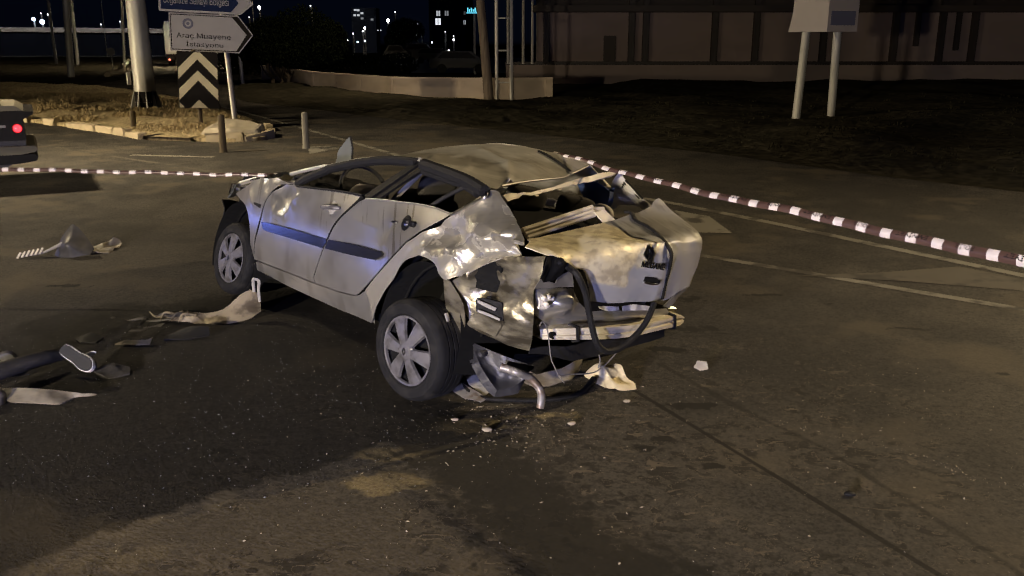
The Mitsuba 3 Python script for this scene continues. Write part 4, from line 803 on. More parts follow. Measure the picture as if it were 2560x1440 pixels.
for zb in (.36, .80):
    part(ch, 'chevron', plate(Polygon([(0.0, zb - .20), (.40, zb + .22 - .0), (.80, zb - .20), (.80, zb + .03), (.40, zb + .37 + .06), (0.0, zb + .03)]).intersection(shapely.box(0, 0, .8, 1.17)), o + n2 * .021, ex2, ey2, .003), 'sign_cream', smooth=False)
part(ch, 'chevron', plate(Polygon([(.22, 0), (.40, .17), (.58, 0)]), o + n2 * .021, ex2, ey2, .003), 'sign_cream', smooth=False)
part(ch, 'chevron', plate(Polygon([(0, 0), (.10, 0), (0, -.0 + .12)]), o + n2 * .021, ex2, ey2, .003), 'sign_cream', smooth=False)
part(ch, 'post', tube(np.array([[-6.80, 19.96, -.05], [-6.84, 19.96, 1.75]]), .045, 12), 'bollard_paint')
# lamp column with flanged foot
lp = thing('lamp_column', 'tall thick pale lamp column with a ribbed foot on the island', 'lamp post')
part(lp, 'shaft', lathe([(.30, .30), (.285, .5), (.17, 11.5), (.16, 12)], (-10.19, 25.54, 0), (-10.19, 25.54, 1), 28), 'galvanised')
part(lp, 'foot_plate', lathe([(0, .02), (.48, .02), (.48, .07), (0, .07)], (-10.19, 25.54, 0), (-10.19, 25.54, 1), 28), 'galvanised')
for k in range(10):
    a = k * 2 * math.pi / 10 + .2; d = np.array([math.cos(a), math.sin(a), 0]); s = np.array([-d[1], d[0], 0])
    part(lp, 'rib', plate([(.27, .07), (.46, .07), (.30, .62), (.27, .62)], np.array([-10.19, 25.54, 0]) - s * .012, d, (0, 0, 1), .024), 'galvanised', smooth=False)
part(lp, 'foot_core', lathe([(.30, .06), (.30, .6)], (-10.19, 25.54, 0), (-10.19, 25.54, 1), 24), 'sign_black')
part(lp, 'hatch', box((-10.52, 25.34, .95), (.10, .10, .34), .6, .01), 'galvanised')

# ---------------------------------------------------------------- barrier tapes
def tape(name, label, P, n, first, twist, width, flip):
    """ribbon through the points P: plain white and lettered white blocks between red ones"""
    t = thing(name, label, 'barrier tape')
    p = spline(P, 400); s = np.r_[0, np.cumsum(np.linalg.norm(np.diff(p, axis=0), axis=1))]
    tot = s[-1]
    ug = np.linspace(0, tot, 240); at = lambda u: np.array([np.interp(u, s, p[:, k]) for k in range(3)])
    tab = []
    for u in ug:
        a, b = at(max(u - .03, 0)), at(min(u + .03, tot)); dv = (b - a) / np.linalg.norm(b - a)
        up = np.array([0, 0, 1.]) - dv * dv[2]; up /= np.linalg.norm(up); s_ = np.cross(dv, up); th = twist(u / tot)
        tab.append(np.r_[at(u), up * math.cos(th) + s_ * math.sin(th), -up * math.sin(th) + s_ * math.cos(th)])
    tab = np.array(tab)
    def place_on(u, w, lift):
        u = np.asarray(u, float); g = np.stack([np.interp(u, ug, tab[:, k]) for k in range(9)], -1); wd = width(u / tot) * np.ones_like(u)
        wob = .003 * np.sin(u * 7.3 + 1) + .002 * np.sin(u * 17 + 2)
        return g[..., :3] + g[..., 3:6] * (wd * w + wob)[..., None] + g[..., 6:] * (lift + wd * .22 * (1 - (2 * w) ** 2) + wob * .6)[..., None]      # rolled in on itself along its length
    def ribbon(u0, u1, w0=-.5, w1=.5, lift=0.0, m=8):
        U, Wd = np.meshgrid(np.linspace(u0, u1, m), np.linspace(w0, w1, 7), indexing='ij')
        V = place_on(U.ravel(), Wd.ravel(), lift); F = []
        for i in range(m - 1):
            for k in range(6): F += [[i * 7 + k, i * 7 + k + 1, i * 7 + k + 8], [i * 7 + k, i * 7 + k + 8, i * 7 + k + 7]]
        return V, np.array(F)
    def solid(V, F, th=.0012):
        m = trimesh.Trimesh(V, F, process=False); vn = m.vertex_normals; n_v = len(V)
        return trimesh.Trimesh(np.vstack([V, V - vn * th]), np.vstack([F, F[:, ::-1] + n_v]), process=False)
    u, k, per, wh = first, 0, .130, .053
    while u < tot:
        part(t, 'white_block', solid(*ribbon(max(u, 0), min(u + wh, tot))), 'tape_white', smooth=True)
        if u + wh < tot: part(t, 'red_block', solid(*ribbon(u + wh, min(u + per, tot))), 'tape_red', smooth=True)
        if k % 2 and u - .05 > 0 and u + .14 < tot:
            txt = ('POLİS', 'EMNİYET')[(k // 2) % 2]; wl = (.085, .16)[(k // 2) % 2]
            tm = meshkit.text_mesh(txt, 1.0, .02, bold=True); tm.vertices[:, 0] -= tm.bounds[0, 0]; tm.vertices[:, 0] *= wl / tm.bounds[1, 0]
            tm = tm.subdivide() if len(tm.vertices) < 3000 else tm
            x, y, z = tm.vertices.T
            w_ = (.46 - y * .42) * flip if flip > 0 else (.46 - y * .42)
            V = place_on(u + wh / 2 + (wl / 2 - x) * flip, w_, .0010 + z * .02)
            part(t, 'lettering', trimesh.Trimesh(np.array(V), tm.faces, process=False), 'sign_black', smooth=False)
        u += per; k += 1
tape('barrier_tape', 'red and white barrier tape running right from the caved in roof', [(0.263, 5.95, 1.183), (0.382, 5.75, 1.181), (0.495, 5.58, 1.172), (0.606, 5.45, 1.143), (0.859, 5.2, 1.104), (1.142, 4.9, 1.072), (1.459, 4.5, 1.052), (1.592, 4.3, 1.046), (1.829, 3.95, 1.028), (1.973, 3.7, 1.028), (2.129, 3.42, 1.035), (2.62, 2.55, 1.03), (3.3, 1.3, 1.02), (4.2, -.4, 1.0)], 0, .02, lambda t: -1.15 + 1.05 * min(1, t * 2.4), lambda t: np.minimum(.030 + .040 * t, .047), 1)
tape('barrier_tape', 'red and white barrier tape stretched across the road left of the wrecked car', [(-9.5, 10.3, .80), (-7.2, 7.9, .88), (-5.2, 7.32, .905), (-4.05, 7.22, .905), (-2.8, 7.16, .885), (-1.55, 7.1, .865)], 0, .05, lambda t: .15 - .5 * t, lambda t: .040 - .014 * t, -1)

# ---------------------------------------------------------------- debris on the asphalt
def debris(name, label, cat, outline, m_, anch=(), step=.02, thick=.006, dents=(), out=(0, 0, 1), smooth=30, group=None, **k):
    return single(name, label, cat, sheet(np.array(outline, float), anch, step, thick, dents, out, **k), m_, smooth, group)
fb = thing('bumper_fragment', 'torn pale bumper piece curving up beside the front wheel of the wrecked car', 'car part')
fw = lambda key: W(pts(key)[0])
part(fb, 'skin', sheet(fw('frag_skin'), (), .0095, .006, [('c', tuple(fw('frag_skin')[12]), .26, .030, 16, 101), ('c', tuple(fw('frag_skin')[8]), .16, .022, 22, 102), ('n', .006, 9, 4)], (.2, -1, .6), rough_edge=.005), 'dirty_cream', 25)
part(fb, 'bracket', tube(fw('frag_bracket'), .007, 8, 24, 1.6), 'grey_trim')
part(fb, 'trim', tube(fw('frag_trim'), [.012, .013, .010, .012, .010, .006], 8, 30, 1.7), 'dark_plastic')
part(fb, 'torn_flap', sheet(fw('frag_flap'), (), .012, .005, [('c', tuple(fw('frag_flap').mean(0)), .2, .018, 14, 103)], (0, -.5, 1)), 'dark_plastic', 25)
fr_ = np.random.default_rng(77)
for k in range(7):
    c0_ = fw('frag_skin')[12] * (1 - k / 7) + fw('frag_skin')[14] * (k / 7) + [0, -.03, 0]
    part(fb, 'splinter', tube(np.array([c0_, c0_ + [-.05 - .04 * fr_.random(), -.02, .02 * fr_.normal()], c0_ + [-.12, -.03, .015 * fr_.normal() - .01]]), [.010, .008, .002], 6, 8, 1.8), ('dirty_cream', 'dark_plastic')[k % 2])
debris('broken_trim', 'long pale plastic trim panel with a tapered tail, lying flat at the left edge', 'car part', W(pts('knife')[0]), 'worn_plastic', [W(pts('knife')[0]).mean(0) + [0, 0, .022]], .010, .008, [('n', .004, 9, 5)])
single('loose_disc', 'small rounded white cap touching the end of the pale panel', 'car part', trimesh.convex.convex_hull(np.vstack([lathe([(0, 0), (.05, .005), (.055, .05), (.035, .085), (0, .09)], (-2.79, 4.53, 0), (-2.76, 4.50, 1), 20).vertices])), 'worn_plastic')
single('dark_hose', 'thick dark blue grey tube lying behind the pale panel at the left edge', 'car part', tube(np.array([[-3.05, 4.60, .06], [-2.9, 4.82, .085], [-2.78, 5.06, .075], [-2.72, 5.20, .05]]), [.05, .05, .045, .03], 16, 24), 'dark_plastic')
single('loose_disc', 'round grey cap on the asphalt behind the dark tube', 'car part', lathe([(0, .03), (.045, .028), (.06, .01), (.06, -.02), (0, -.02)], (-3.02, 5.08, .05), (-2.97, 4.95, .09), 24), 'dark_plastic')
sh = thing('shoe', 'dark shoe with a white sole edge tipped on its side among the glass', 'shoe')
sc = np.array([-2.565, 5.02, .085]); sx = np.array([.80, -.42, -.30]); sx /= np.linalg.norm(sx); sn = np.array([-.25, -.82, .52]); sn -= sx * (sx @ sn); sn /= np.linalg.norm(sn); sy = np.cross(sn, sx)
so = [(-.135, -.005), (-.125, .032), (-.08, .042), (-.02, .036), (.04, .046), (.095, .046), (.132, .022), (.138, -.008), (.118, -.036), (.06, -.048), (0, -.034), (-.07, -.036), (-.125, -.032)]
so = [tuple(q) for q in chaikin(np.array(so), 80)]
part(sh, 'sole', placed(extrude(Polygon(so).buffer(-.004), .006), sc + sn * .012, sx, sy, sn), 'shoe_rubber', 20)
part(sh, 'sole_edge', placed(extrude(Polygon(so), .022), sc - sn * .010, sx, sy, sn), 'shoe_white', 20)
up_ = []
for t, w, h in ((-.13, .03, .05), (-.10, .036, .095), (-.05, .034, .098), (-.01, .034, .085), (.05, .042, .055), (.10, .040, .042), (.132, .02, .02)):
    for a in np.linspace(0, math.pi, 9): up_.append(sc + sx * t + sy * w * math.cos(a) - sn * (.01 + h * math.sin(a) ** .7))
part(sh, 'upper', trimesh.convex.convex_hull(np.array(up_)), 'shoe_rubber', 30)
part(sh, 'tongue', tube(np.array([sc - sn * .09 + sy * .03 - sx * .03, sc - sn * .08 + sy * .055 + sx * .0, sc - sn * .05 + sy * .06 + sx * .03]), .014, 8, 10, 1.6), 'shoe_white')
debris('dark_rag', 'flat black rag on the asphalt right of the shoe', 'rag', [[-2.48, 5.06, .01], [-2.40, 5.09, .03], [-2.28, 5.06, .02], [-2.24, 4.96, .01], [-2.34, 4.90, .01], [-2.46, 4.98, .02]], 'seat_cloth', (), .014, .01, [('c', (-2.36, 5, .02), .15, .018, 11, 107)])
debris('plastic_strip', 'short pale plastic strip lying apart on the dark asphalt', 'car part', [[-2.56, 5.50, .012], [-2.50, 5.53, .03], [-2.36, 5.53, .03], [-2.335, 5.56, .04], [-2.33, 5.49, .015], [-2.44, 5.48, .012]], 'worn_plastic', (), .012, .006)
debris('dark_flap', 'curved black plastic flap below the torn bumper piece', 'car part', [[-2.30, 5.70, .01], [-2.16, 5.74, .05], [-2.02, 5.72, .06], [-2.0, 5.66, .02], [-2.12, 5.60, .01], [-2.28, 5.60, .01]], 'black_plastic', (), .016, .008, [('c', (-2.15, 5.67, .03), .2, .012, 8, 108)])
debris('dark_flap', 'small black plastic crumb near the pale strip', 'car part', [[-2.86, 5.60, .01], [-2.78, 5.66, .04], [-2.68, 5.62, .02], [-2.70, 5.54, .01], [-2.80, 5.53, .01]], 'black_plastic', (), .014, .008, [('c', (-2.78, 5.6, .02), .12, .012, 12, 109)])
single('mirror_housing', 'grey cone shaped cover standing on the road left of the front wheel', 'car part', sheet(np.array([[-4.20, 8.05, .0], [-4.12, 7.98, .0], [-4.0, 7.96, .0], [-3.86, 8.02, .02], [-3.84, 8.08, .06], [-3.90, 8.12, .14], [-3.98, 8.12, .25], [-4.04, 8.14, .28], [-4.10, 8.12, .22], [-4.16, 8.10, .12]]), [[-4.02, 7.95, .12]], .018, .03, [('n', .010, 6, 4), ('r', (-4.03, 8.1, .25), (-3.95, 8.0, .05), .015, .03)], (0, -1, .4)), 'dark_plastic')
debris('torn_plate', 'crumpled pale plate right of the grey cover', 'car part', W(pts('torn_plate')[0]), 'worn_plastic', (), .012, .006, [('c', tuple(W(pts('torn_plate')[0]).mean(0)), .25, .035, 10, 111)], (0, -1, .6), smooth=25)
gr = thing('grille_strip', 'narrow ribbed pale strip left of the grey cover', 'car part')
part(gr, 'spine', tube(np.array([[-4.42, 7.95, .02], [-4.28, 8.0, .04], [-4.10, 8.06, .12]]), [.006, .010, .016], 8, 10, 1.8), 'grey_trim')
for k in range(6): part(gr, 'rib', tube(np.array([[-4.46 + .035 * k, 7.90 + .012 * k, .01 + .006 * k], [-4.445 + .035 * k, 7.94 + .012 * k, .055 + .006 * k]]), .009, 6), 'white_plastic')
debris('cloth', 'cream crumpled cloth on the asphalt behind the bumper beam', 'cloth', [[.42, 4.95, 0.006], [.45, 4.97, 0.037], [.50, 4.98, 0.062], [.55, 4.96, 0.077], [.58, 4.97, 0.065], [.605, 4.97, 0.074], [.635, 4.93, 0.081], [.645, 4.88, 0.056], [.66, 4.84, 0.031], [.70, 4.80, 0.022], [.70, 4.74, 0.003], [.62, 4.71, 0.002], [.54, 4.75, 0.002], [.47, 4.84, 0.002]], 'cream_cloth', [[.54, 4.87, 0.056], [.60, 4.84, 0.040], [.58, 4.79, 0.031], [.65, 4.77, 0.022]], .007, .005, [('c', (.56, 4.85, .06), .16, .030, 11, 113), ('r', (.50, 4.97, .1), (.57, 4.76, .03), .035, .018), ('r', (.62, 4.95, .12), (.60, 4.80, .05), -.034, .016)], (0, -.6, 1), smooth=50)
debris('paper_scrap', 'small crumpled pale paper on the road right of the cloth', 'paper', [[1.09, 5.09, .005], [1.12, 5.14, .03], [1.17, 5.10, .035], [1.17, 5.05, .01], [1.12, 5.04, .004]], 'pale_cloth', (), .008, .004, [('c', (1.13, 5.09, .02), .06, .02, 22, 115)])
debris('insulation_strip', 'pinkish white torn strip under the tailpipe', 'car part', [[-.03, 4.86, .10], [.06, 4.80, .03], [.12, 4.74, .02], [.22, 4.77, .01], [.34, 4.82, .03], [.40, 4.90, .06], [.41, 4.94, .12], [.36, 4.90, .11], [.28, 4.85, .085], [.14, 4.82, .06], [.05, 4.85, .10]], 'worn_plastic', (), .010, .012, [('c', (.2, 4.8, .05), .25, .016, 12, 117)], (0, -1, .6))
single('black_hoop', 'thin black rubber hoop lying under the tail of the wrecked car', 'car part', tube(np.array([[-.30, 4.80, .05], [-.20, 4.62, .012], [0, 4.56, .012], [.22, 4.57, .012], [.38, 4.66, .012], [.47, 4.84, .03]]), .012, 8, 50, 1.6), 'rubber')
debris('metal_shard', 'folded grey metal shards beside the rear tyre', 'car part', [[-.36, 4.72, .02], [-.31, 4.76, .05], [-.19, 4.63, .03], [-.13, 4.58, .01], [-.17, 4.545, .004], [-.26, 4.60, .004]], 'rusty_steel', (), .012, .004, [('c', (-.25, 4.65, .02), .14, .016, 11, 119)])
debris('metal_shard', 'dark bent shard leaning behind the grey ones by the rear tyre', 'car part', [[-.29, 4.80, .11], [-.20, 4.76, .08], [-.12, 4.66, .02], [-.15, 4.62, .01], [-.24, 4.70, .05]], 'grey_trim', (), .012, .004, [('c', (-.2, 4.7, .05), .1, .012, 11, 120)], (0, -1, 1))

# crumbs: shattered glass and grit, too many to count
def crumbs(n, place, smin, smax, seed, flat_=.6):
    r = np.random.default_rng(seed); V, F = [], []
    base = np.array([[1, 0, 0], [-1, 0, 0], [0, 1, 0], [0, -1, 0], [0, 0, 1], [0, 0, -1.]]); bf = np.array([[0, 2, 4], [2, 1, 4], [1, 3, 4], [3, 0, 4], [2, 0, 5], [1, 2, 5], [3, 1, 5], [0, 3, 5]])
    for k in range(n):
        x, y = place(r); s = smin + (smax - smin) * r.random() ** 4
        a = r.uniform(0, 6.28); R = np.array([[math.cos(a), -math.sin(a), 0], [math.sin(a), math.cos(a), 0], [0, 0, 1]])
        b = base * s * np.array([r.uniform(.5, 1.6), r.uniform(.4, 1), flat_ * r.uniform(.4, 1)]) + r.normal(size=(6, 3)) * s * .18
        V.append(b @ R.T + [x, y, s * .3]); F.append(bf + 6 * k)
    return trimesh.Trimesh(np.vstack(V), np.vstack(F), process=False)
clus = [(c.uniform(-3.2, -.6), c.uniform(3.6, 5.6)) for c in [np.random.default_rng(31)] for _ in range(60)]
def dark_side(r):
    if r.random() < .55:
        c = clus[r.integers(len(clus))]; return c[0] + r.normal() * .16, c[1] + r.normal() * .12
    return r.uniform(-3.6, -.4), r.uniform(3.3, 6.1)
struct('glass_crumbs', crumbs(1900, dark_side, .0015, .0055, 41), 'crystal', kind='stuff', label='scattered crumbs of shattered glass on the dark asphalt'); labels['glass_crumbs']['category'] = 'broken glass'
tl = shapely.LineString([(.8, 4.9), (1.20, 4.39), (1.56, 4.17), (1.93, 3.89), (2.09, 3.65), (2.5, 3.5)])
def light_side(r):
    if r.random() < .16:
        q = tl.interpolate(r.random() ** .7, normalized=True); return q.x + r.normal() * .02, q.y + r.normal() * .02
    if r.random() < .5: return r.normal(.0, .35), r.normal(4.25, .28)
    return r.uniform(-1.6, 2.6), r.uniform(2.8, 5.2)
struct('grit', crumbs(1500, light_side, .0016, .0075, 43), 'sand_crumb', kind='stuff', label='pale grit and plastic crumbs strewn over the lit asphalt'); labels['grit']['category'] = 'grit'
for x, y, s, lab in ((-.13, 4.17, .022, 'pale chip lying in the patch of spilt sand'), (.30, 4.25, .016, 'pale chip to the right of the sand patch'), (-.30, 4.30, .016, 'pale chip at the left rim of the sand patch'), (.62, 4.55, .015, 'pale chip below the cream cloth'), (.20, 4.62, .013, 'tiny pale chip right of the tailpipe end'), (1.45, 3.50, .02, 'dark plastic chip lying alone on the right of the road')):
    m = trimesh.creation.icosphere(2, s); m.vertices = m.vertices * [1.3, .8, .45] + meshkit.fbm(m.vertices * 40 + x * 9, 2, 1)[:, None] * s * .5 + [x, y, s * .25]
    single('plastic_chip', lab, 'debris', m, 'sand_crumb' if x < 1 else 'black_plastic')

# ---------------------------------------------------------------- low white wall, tree, poles
wl = [(-13.3, 49.4), (-8.14, 38.2), (-4.19, 32.3), (-.95, 31.4), (1.25, 31.8)]
wall = thing('boundary_wall', 'low pale rendered wall behind the road, darker stains at its foot', 'wall')
for (a, b) in zip(wl[:-1], wl[1:]):
    a, b = np.array(a), np.array(b); d = b - a; ln = np.linalg.norm(d); ang = math.atan2(d[1], d[0]); k_n = max(1, round(ln / 2.4))
    for k in range(k_n):
        c = a + d * (k + .5) / k_n
        part(wall, 'panel', box((*c, .27), (ln / k_n - .03, .18, .84), ang), 'concrete', smooth=False)
    part(wall, 'coping', box((*(a + b) / 2, .72), (ln, .26, .07), ang), 'concrete', smooth=False)
    part(wall, 'pier', box((*b, .30), (.26, .26, .93), ang), 'concrete', smooth=False)
def foliage(centres, n, leaf, seed):
    r = np.random.default_rng(seed); ci = r.integers(len(centres), size=n)
    C = np.array([c for c, _ in centres], float)[ci]; R_ = np.array([q for _, q in centres], float)[ci]
    unit = lambda v: v / np.linalg.norm(v, axis=1, keepdims=True)
    d = unit(r.normal(size=(n, 3)))
    p = C + d * R_ * (r.random(n) ** .33 * (.80 + .40 * meshkit.fbm(d * 3.1 + C, 3, 5)))[:, None]
    a = unit(r.normal(size=(n, 3))); b = unit(np.cross(a, r.normal(size=(n, 3)))); s = (leaf * r.uniform(.6, 1.3, n))[:, None]
    V = np.stack([p - a * s, p + b * s * .45, p + a * s, p - b * s * .45], 1).reshape(-1, 3); i = 4 * np.arange(n)
    return trimesh.Trimesh(V, np.vstack([np.stack([i, i + 1, i + 2], 1), np.stack([i, i + 2, i + 3], 1)]), process=False)
tr = thing('tree', 'broad dark round tree in front of the pale wall', 'tree')
part(tr, 'crown', foliage([((-9.3, 41.6, 2.15), (1.55, 1.4, 1.35)), ((-10.9, 42.2, 2.0), (1.2, 1.2, 1.05)), ((-8.2, 41.4, 1.95), (.95, 1.1, .95)), ((-9.9, 41.6, 1.5), (1.7, 1.2, .65)), ((-11.9, 42.6, 1.6), (.7, .8, .6))], 24000, .085, 51), 'leaf', smooth=False)
for x, y in ((-10.9, 41.9), (-10.1, 41.6), (-10.45, 41.8)):
    part(tr, 'trunk', tube(np.array([[x, y, -.05], [x + .05, y, .4], [x - .15, y, .9], [x + .3, y, 1.8]]), [.10, .08, .07, .03], 8, 16), 'bark')
    for s in (-1, 1): part(tr, 'branch', tube(np.array([[x + .03, y, .35], [x + s * .3, y, .65], [x + s * .5, y + .1, 1.1]]), [.05, .04, .02], 6, 10), 'bark')
up_o = thing('utility_pole', 'leaning timber utility pole in front of the pale wall', 'utility pole')
part(up_o, 'pole', tube(np.array([[-.76, 30.6, -.05], [-1.04, 30.7, 3.3], [-1.60, 30.8, 9.0]]), [.17, .14, .10], 14, 10), 'wood')
part(up_o, 'lamp_arm', box((-1.20, 30.5, 3.32), (.62, .3, .10), bevel=.03), 'galvanised')
lt = thing('lattice_mast', 'slender steel ladder mast beside the utility pole', 'mast')
for x in (-.52, -.02): part(lt, 'leg', tube(np.array([[x, 31.4, -.05], [x, 31.4, 8.0]]), .06, 8), 'galvanised')
for z in np.arange(.6, 8, 1.05): part(lt, 'rung', tube(np.array([[-.52, 31.4, z], [-.02, 31.4, z]]), .028, 6), 'galvanised')

# ---------------------------------------------------------------- totem sign and the long building on the right
to = thing('totem_sign', 'pale box shaped totem sign on two slim legs, top out of sight', 'sign')
def tri_box(z0, z1, fl):
    a = np.array([[7.55 - fl, 23.55], [7.78, 23.1], [8.72, 23.35], [8.5, 24.2], [7.3, 24.3]])
    b = np.array([[7.62, 23.6], [7.80, 23.15], [8.66, 23.4], [8.45, 24.2], [7.4, 24.3]])
    return trimesh.convex.convex_hull(np.vstack([np.c_[a, np.full(5, z0)], np.c_[b, np.full(5, z1)]]))
def flare(zz): return .17 + .10 * max(0, (2.75 - zz) / .6) ** 1.4
zz = np.linspace(2.16, 4.6, 12); rings = []
for z in zz:
    f = flare(z) if z < 2.75 else .17
    rings.append(np.array([[7.32 - f, 23.9, z], [7.84, 23.3, z], [8.66, 23.5, z], [8.60, 24.3, z], [7.4, 24.4, z]]))
V = np.vstack(rings); F = []
for i in range(11):
    for k in range(5): q = (k + 1) % 5; F += [[i * 5 + k, i * 5 + q, i * 5 + 5 + q], [i * 5 + k, i * 5 + 5 + q, i * 5 + 5 + k]]
for k in (1, 2, 3): F += [[0, k + 1, k], [55, 55 + k, 56 + k]]
m = trimesh.Trimesh(V, F, process=False); m.fix_normals()
part(to, 'cabinet', m, 'totem_white', smooth=25)
d_ = np.array([.82, .2, 0]); d_ /= np.linalg.norm(d_); nn = np.array([d_[1], -d_[0], 0])
part(to, 'window_panel', plate(Polygon([(.10, .18), (.74, .18), (.74, .48), (.10, .48)]).buffer(.02), np.array([7.84, 23.3, 2.16]) + nn * .002, d_, (0, 0, 1), .012), 'totem_grey', smooth=False)
part(to, 'leg', tube(np.array([[7.24, 23.3, -.1], [7.52, 23.9, 2.2]]), .105, 14), 'galvanised'); part(to, 'leg', tube(np.array([[8.62, 24.7, -.1], [8.42, 24.2, 2.2]]), .105, 14), 'galvanised')
bd = thing('warehouse', 'long dark warehouse with pale wall panels between dark posts', 'building')
def bx(name, x0, x1, z0, z1, y, th, m_): part(bd, name, box(((x0 + x1) / 2, y + th / 2, (z0 + z1) / 2), (x1 - x0, th, z1 - z0)), m_, smooth=False)
bx('plinth', -.3, 62, -.2, .86, 45.6, .5, 'plinth'); bx('ledge', -.35, 62, .86, 1.0, 45.9, .3, 'steel_dark')
posts = [1.70, 5.9, 6.6, 10.0, 12.05, 15.4, 18.9, 21.2, 22.8, 26.5, 30, 34, 38, 42]
for x in posts: bx('post', x - .14, x + .14, .9, 9.0, 46.05, .25, 'steel_dark')
for a, b in zip([1.2] + posts, posts): bx('wall_panel', a + .15 if a > 1.3 else a, b - .15, 1.02, 3.35, 46.3, .2, 'panel_wall')
bx('back_wall', 1.2, 62, .9, 9, 46.6, .4, 'steel_dark'); bx('eave', 1.0, 62, 3.35, 3.65, 45.0, 1.5, 'eave'); bx('upper_wall', 1.2, 62, 3.65, 9.0, 46.3, .25, 'eave')
bx('door', 4.55, 5.15, 1.02, 2.25, 46.22, .08, 'eave')
for x, z0 in ((20.0, 1.75), (22.0, 1.55)): bx('downpipe', x - .12, x + .12, z0, 3.4, 46.12, .16, 'steel_dark')
for x in (-.2, .55, 1.0): part(bd, 'yard_post', tube(np.array([[x, 45.9, .9], [x, 45.9, 7.5]]), .07, 8), 'galvanised')

# ---------------------------------------------------------------- police car at the left edge, lorry
pc = thing('patrol_car', 'pale car with a lit red tail lamp at the left edge behind the tape', 'car')
PY0, PY1 = 11.6, 13.3
def pside(prof, y0, y1, m_, name, bev=.04, parent=pc, **k):
    a = np.array(prof, float); c = a.mean(0); ys = [(y0, 1 - bev), (y0 + bev * 1.5, 1), (y1 - bev * 1.5, 1), (y1, 1 - bev)]
    poly_ = Polygon(a).buffer(0)
    m_s = placed(extrude(poly_, y1 - y0), (0, y1, 0), (1, 0, 0), (0, 0, 1), (0, -1, 0))
    return part(parent, name, m_s, m_, 30, **k)
rear = [(-6.60, .40), (-6.52, .50), (-6.52, .64), (-6.56, .92), (-7.4, .98), (-9.6, 1.0), (-11.2, .95), (-11.3, .3), (-6.9, .22)]
pside(rear, PY0 + .06, PY1, 'car_beige', 'body')
pside([(-7.3, 1.0), (-8.3, 1.40), (-9.6, 1.43), (-10.5, 1.0)], PY0 + .2, PY1 - .15, 'car_dark', 'cabin')
pside([(-6.51, .64), (-6.53, .93), (-7.25, .96), (-7.25, .64)], PY0 + .03, PY1 + .02, 'car_dark', 'tail_panel')
pside([(-6.56, .90), (-6.40, .975), (-6.385, 1.01), (-6.56, 1.025), (-7.4, 1.03), (-7.4, .93)], PY0 + .0, PY1 + .02, 'car_dark', 'spoiler')
pside([(-6.50, 1.025), (-6.60, 1.09), (-7.3, 1.11), (-7.6, 1.03)], PY0 + .05, PY1 - .05, 'bollard_grey', 'boot_lid')
pside([(-6.60, .46), (-6.42, .49), (-6.39, .53), (-6.42, .57), (-7.3, .57), (-7.3, .46)], PY0 - .02, PY1 + .04, 'bollard_grey', 'bumper')
pside([(-6.62, .34), (-6.42, .37), (-6.40, .42), (-6.44, .46), (-7.3, .46), (-7.3, .32)], PY0, PY1, 'car_dark', 'bumper_lip')
part(pc, 'wheel', lathe([(0, .02), (.18, .02), (.2, .0), (.30, -.01), (.31, -.05), (.31, -.18), (0, -.2)], (-7.55, PY0 + .04, .31), (-7.55, PY0 - 1, .31), 32), 'rubber')
lampm = trimesh.creation.icosphere(3, 1.0); lampm.vertices = lampm.vertices * [.050, .035, .050] + [-6.60, PY0 + .025, .80]
key = part(pc, 'tail_light', lampm, 'red_lens'); scene[key]['emitter'] = lamp_light((1.0, .05, .07), 2.2, .15)
part(pc, 'reversing_lamp', box((-6.78, PY0 + .025, .83), (.10, .02, .035), bevel=.008), 'sign_white')
part(pc, 'tail_lamp_rim', lathe([(.052, 0), (.058, .012), (.064, 0)], (-6.60, PY0 + .025, .80), (-6.60, PY0 - 1, .80), 24), 'red_lens')
for k in range(3): part(pc, 'wiring', tube(np.array([[-6.75 - .12 * k, PY0 + .15, 1.06], [-6.80 - .12 * k, PY0 + .2, 1.14], [-6.95 - .12 * k, PY0 + .25, 1.07]]), .014, 6, 12), 'car_dark')
for k in [k for k in scene if k.startswith('patrol_car__')]:
    scene[k]['to_world'] = T().translate([-6.43, 12.0, 0]).rotate([0, 0, 1], 28).translate([6.52, -PY0, 0])
lo = thing('lorry', 'white lorry seen from behind far beyond the direction signs', 'lorry')
part(lo, 'cargo_box', box((-28.2, 82, 2.2), (2.9, 5, 2.5), 0, .05), 'car_white'); part(lo, 'chassis', box((-28.2, 82, .75), (2.7, 5, .5)), 'sign_black')
part(lo, 'cab_top', box((-29.0, 79.9, 3.4), (1.3, .5, .7), 0, .1), 'car_white')
for dx in (-1.1, 1.0): part(lo, 'wheel', lathe([(0, .1), (.5, .1), (.5, -.3), (0, -.3)], (-28.2 + dx, 80.2, .5), (-27.2 + dx, 80.45, .5), 20), 'rubber')
key = part(lo, 'tail_light', trimesh.creation.icosphere(2, .09).apply_translation((-29.2, 79.2, .55)), 'red_lens'); scene[key]['emitter'] = lamp_light((1.0, .25, .15), 2.5, .02)

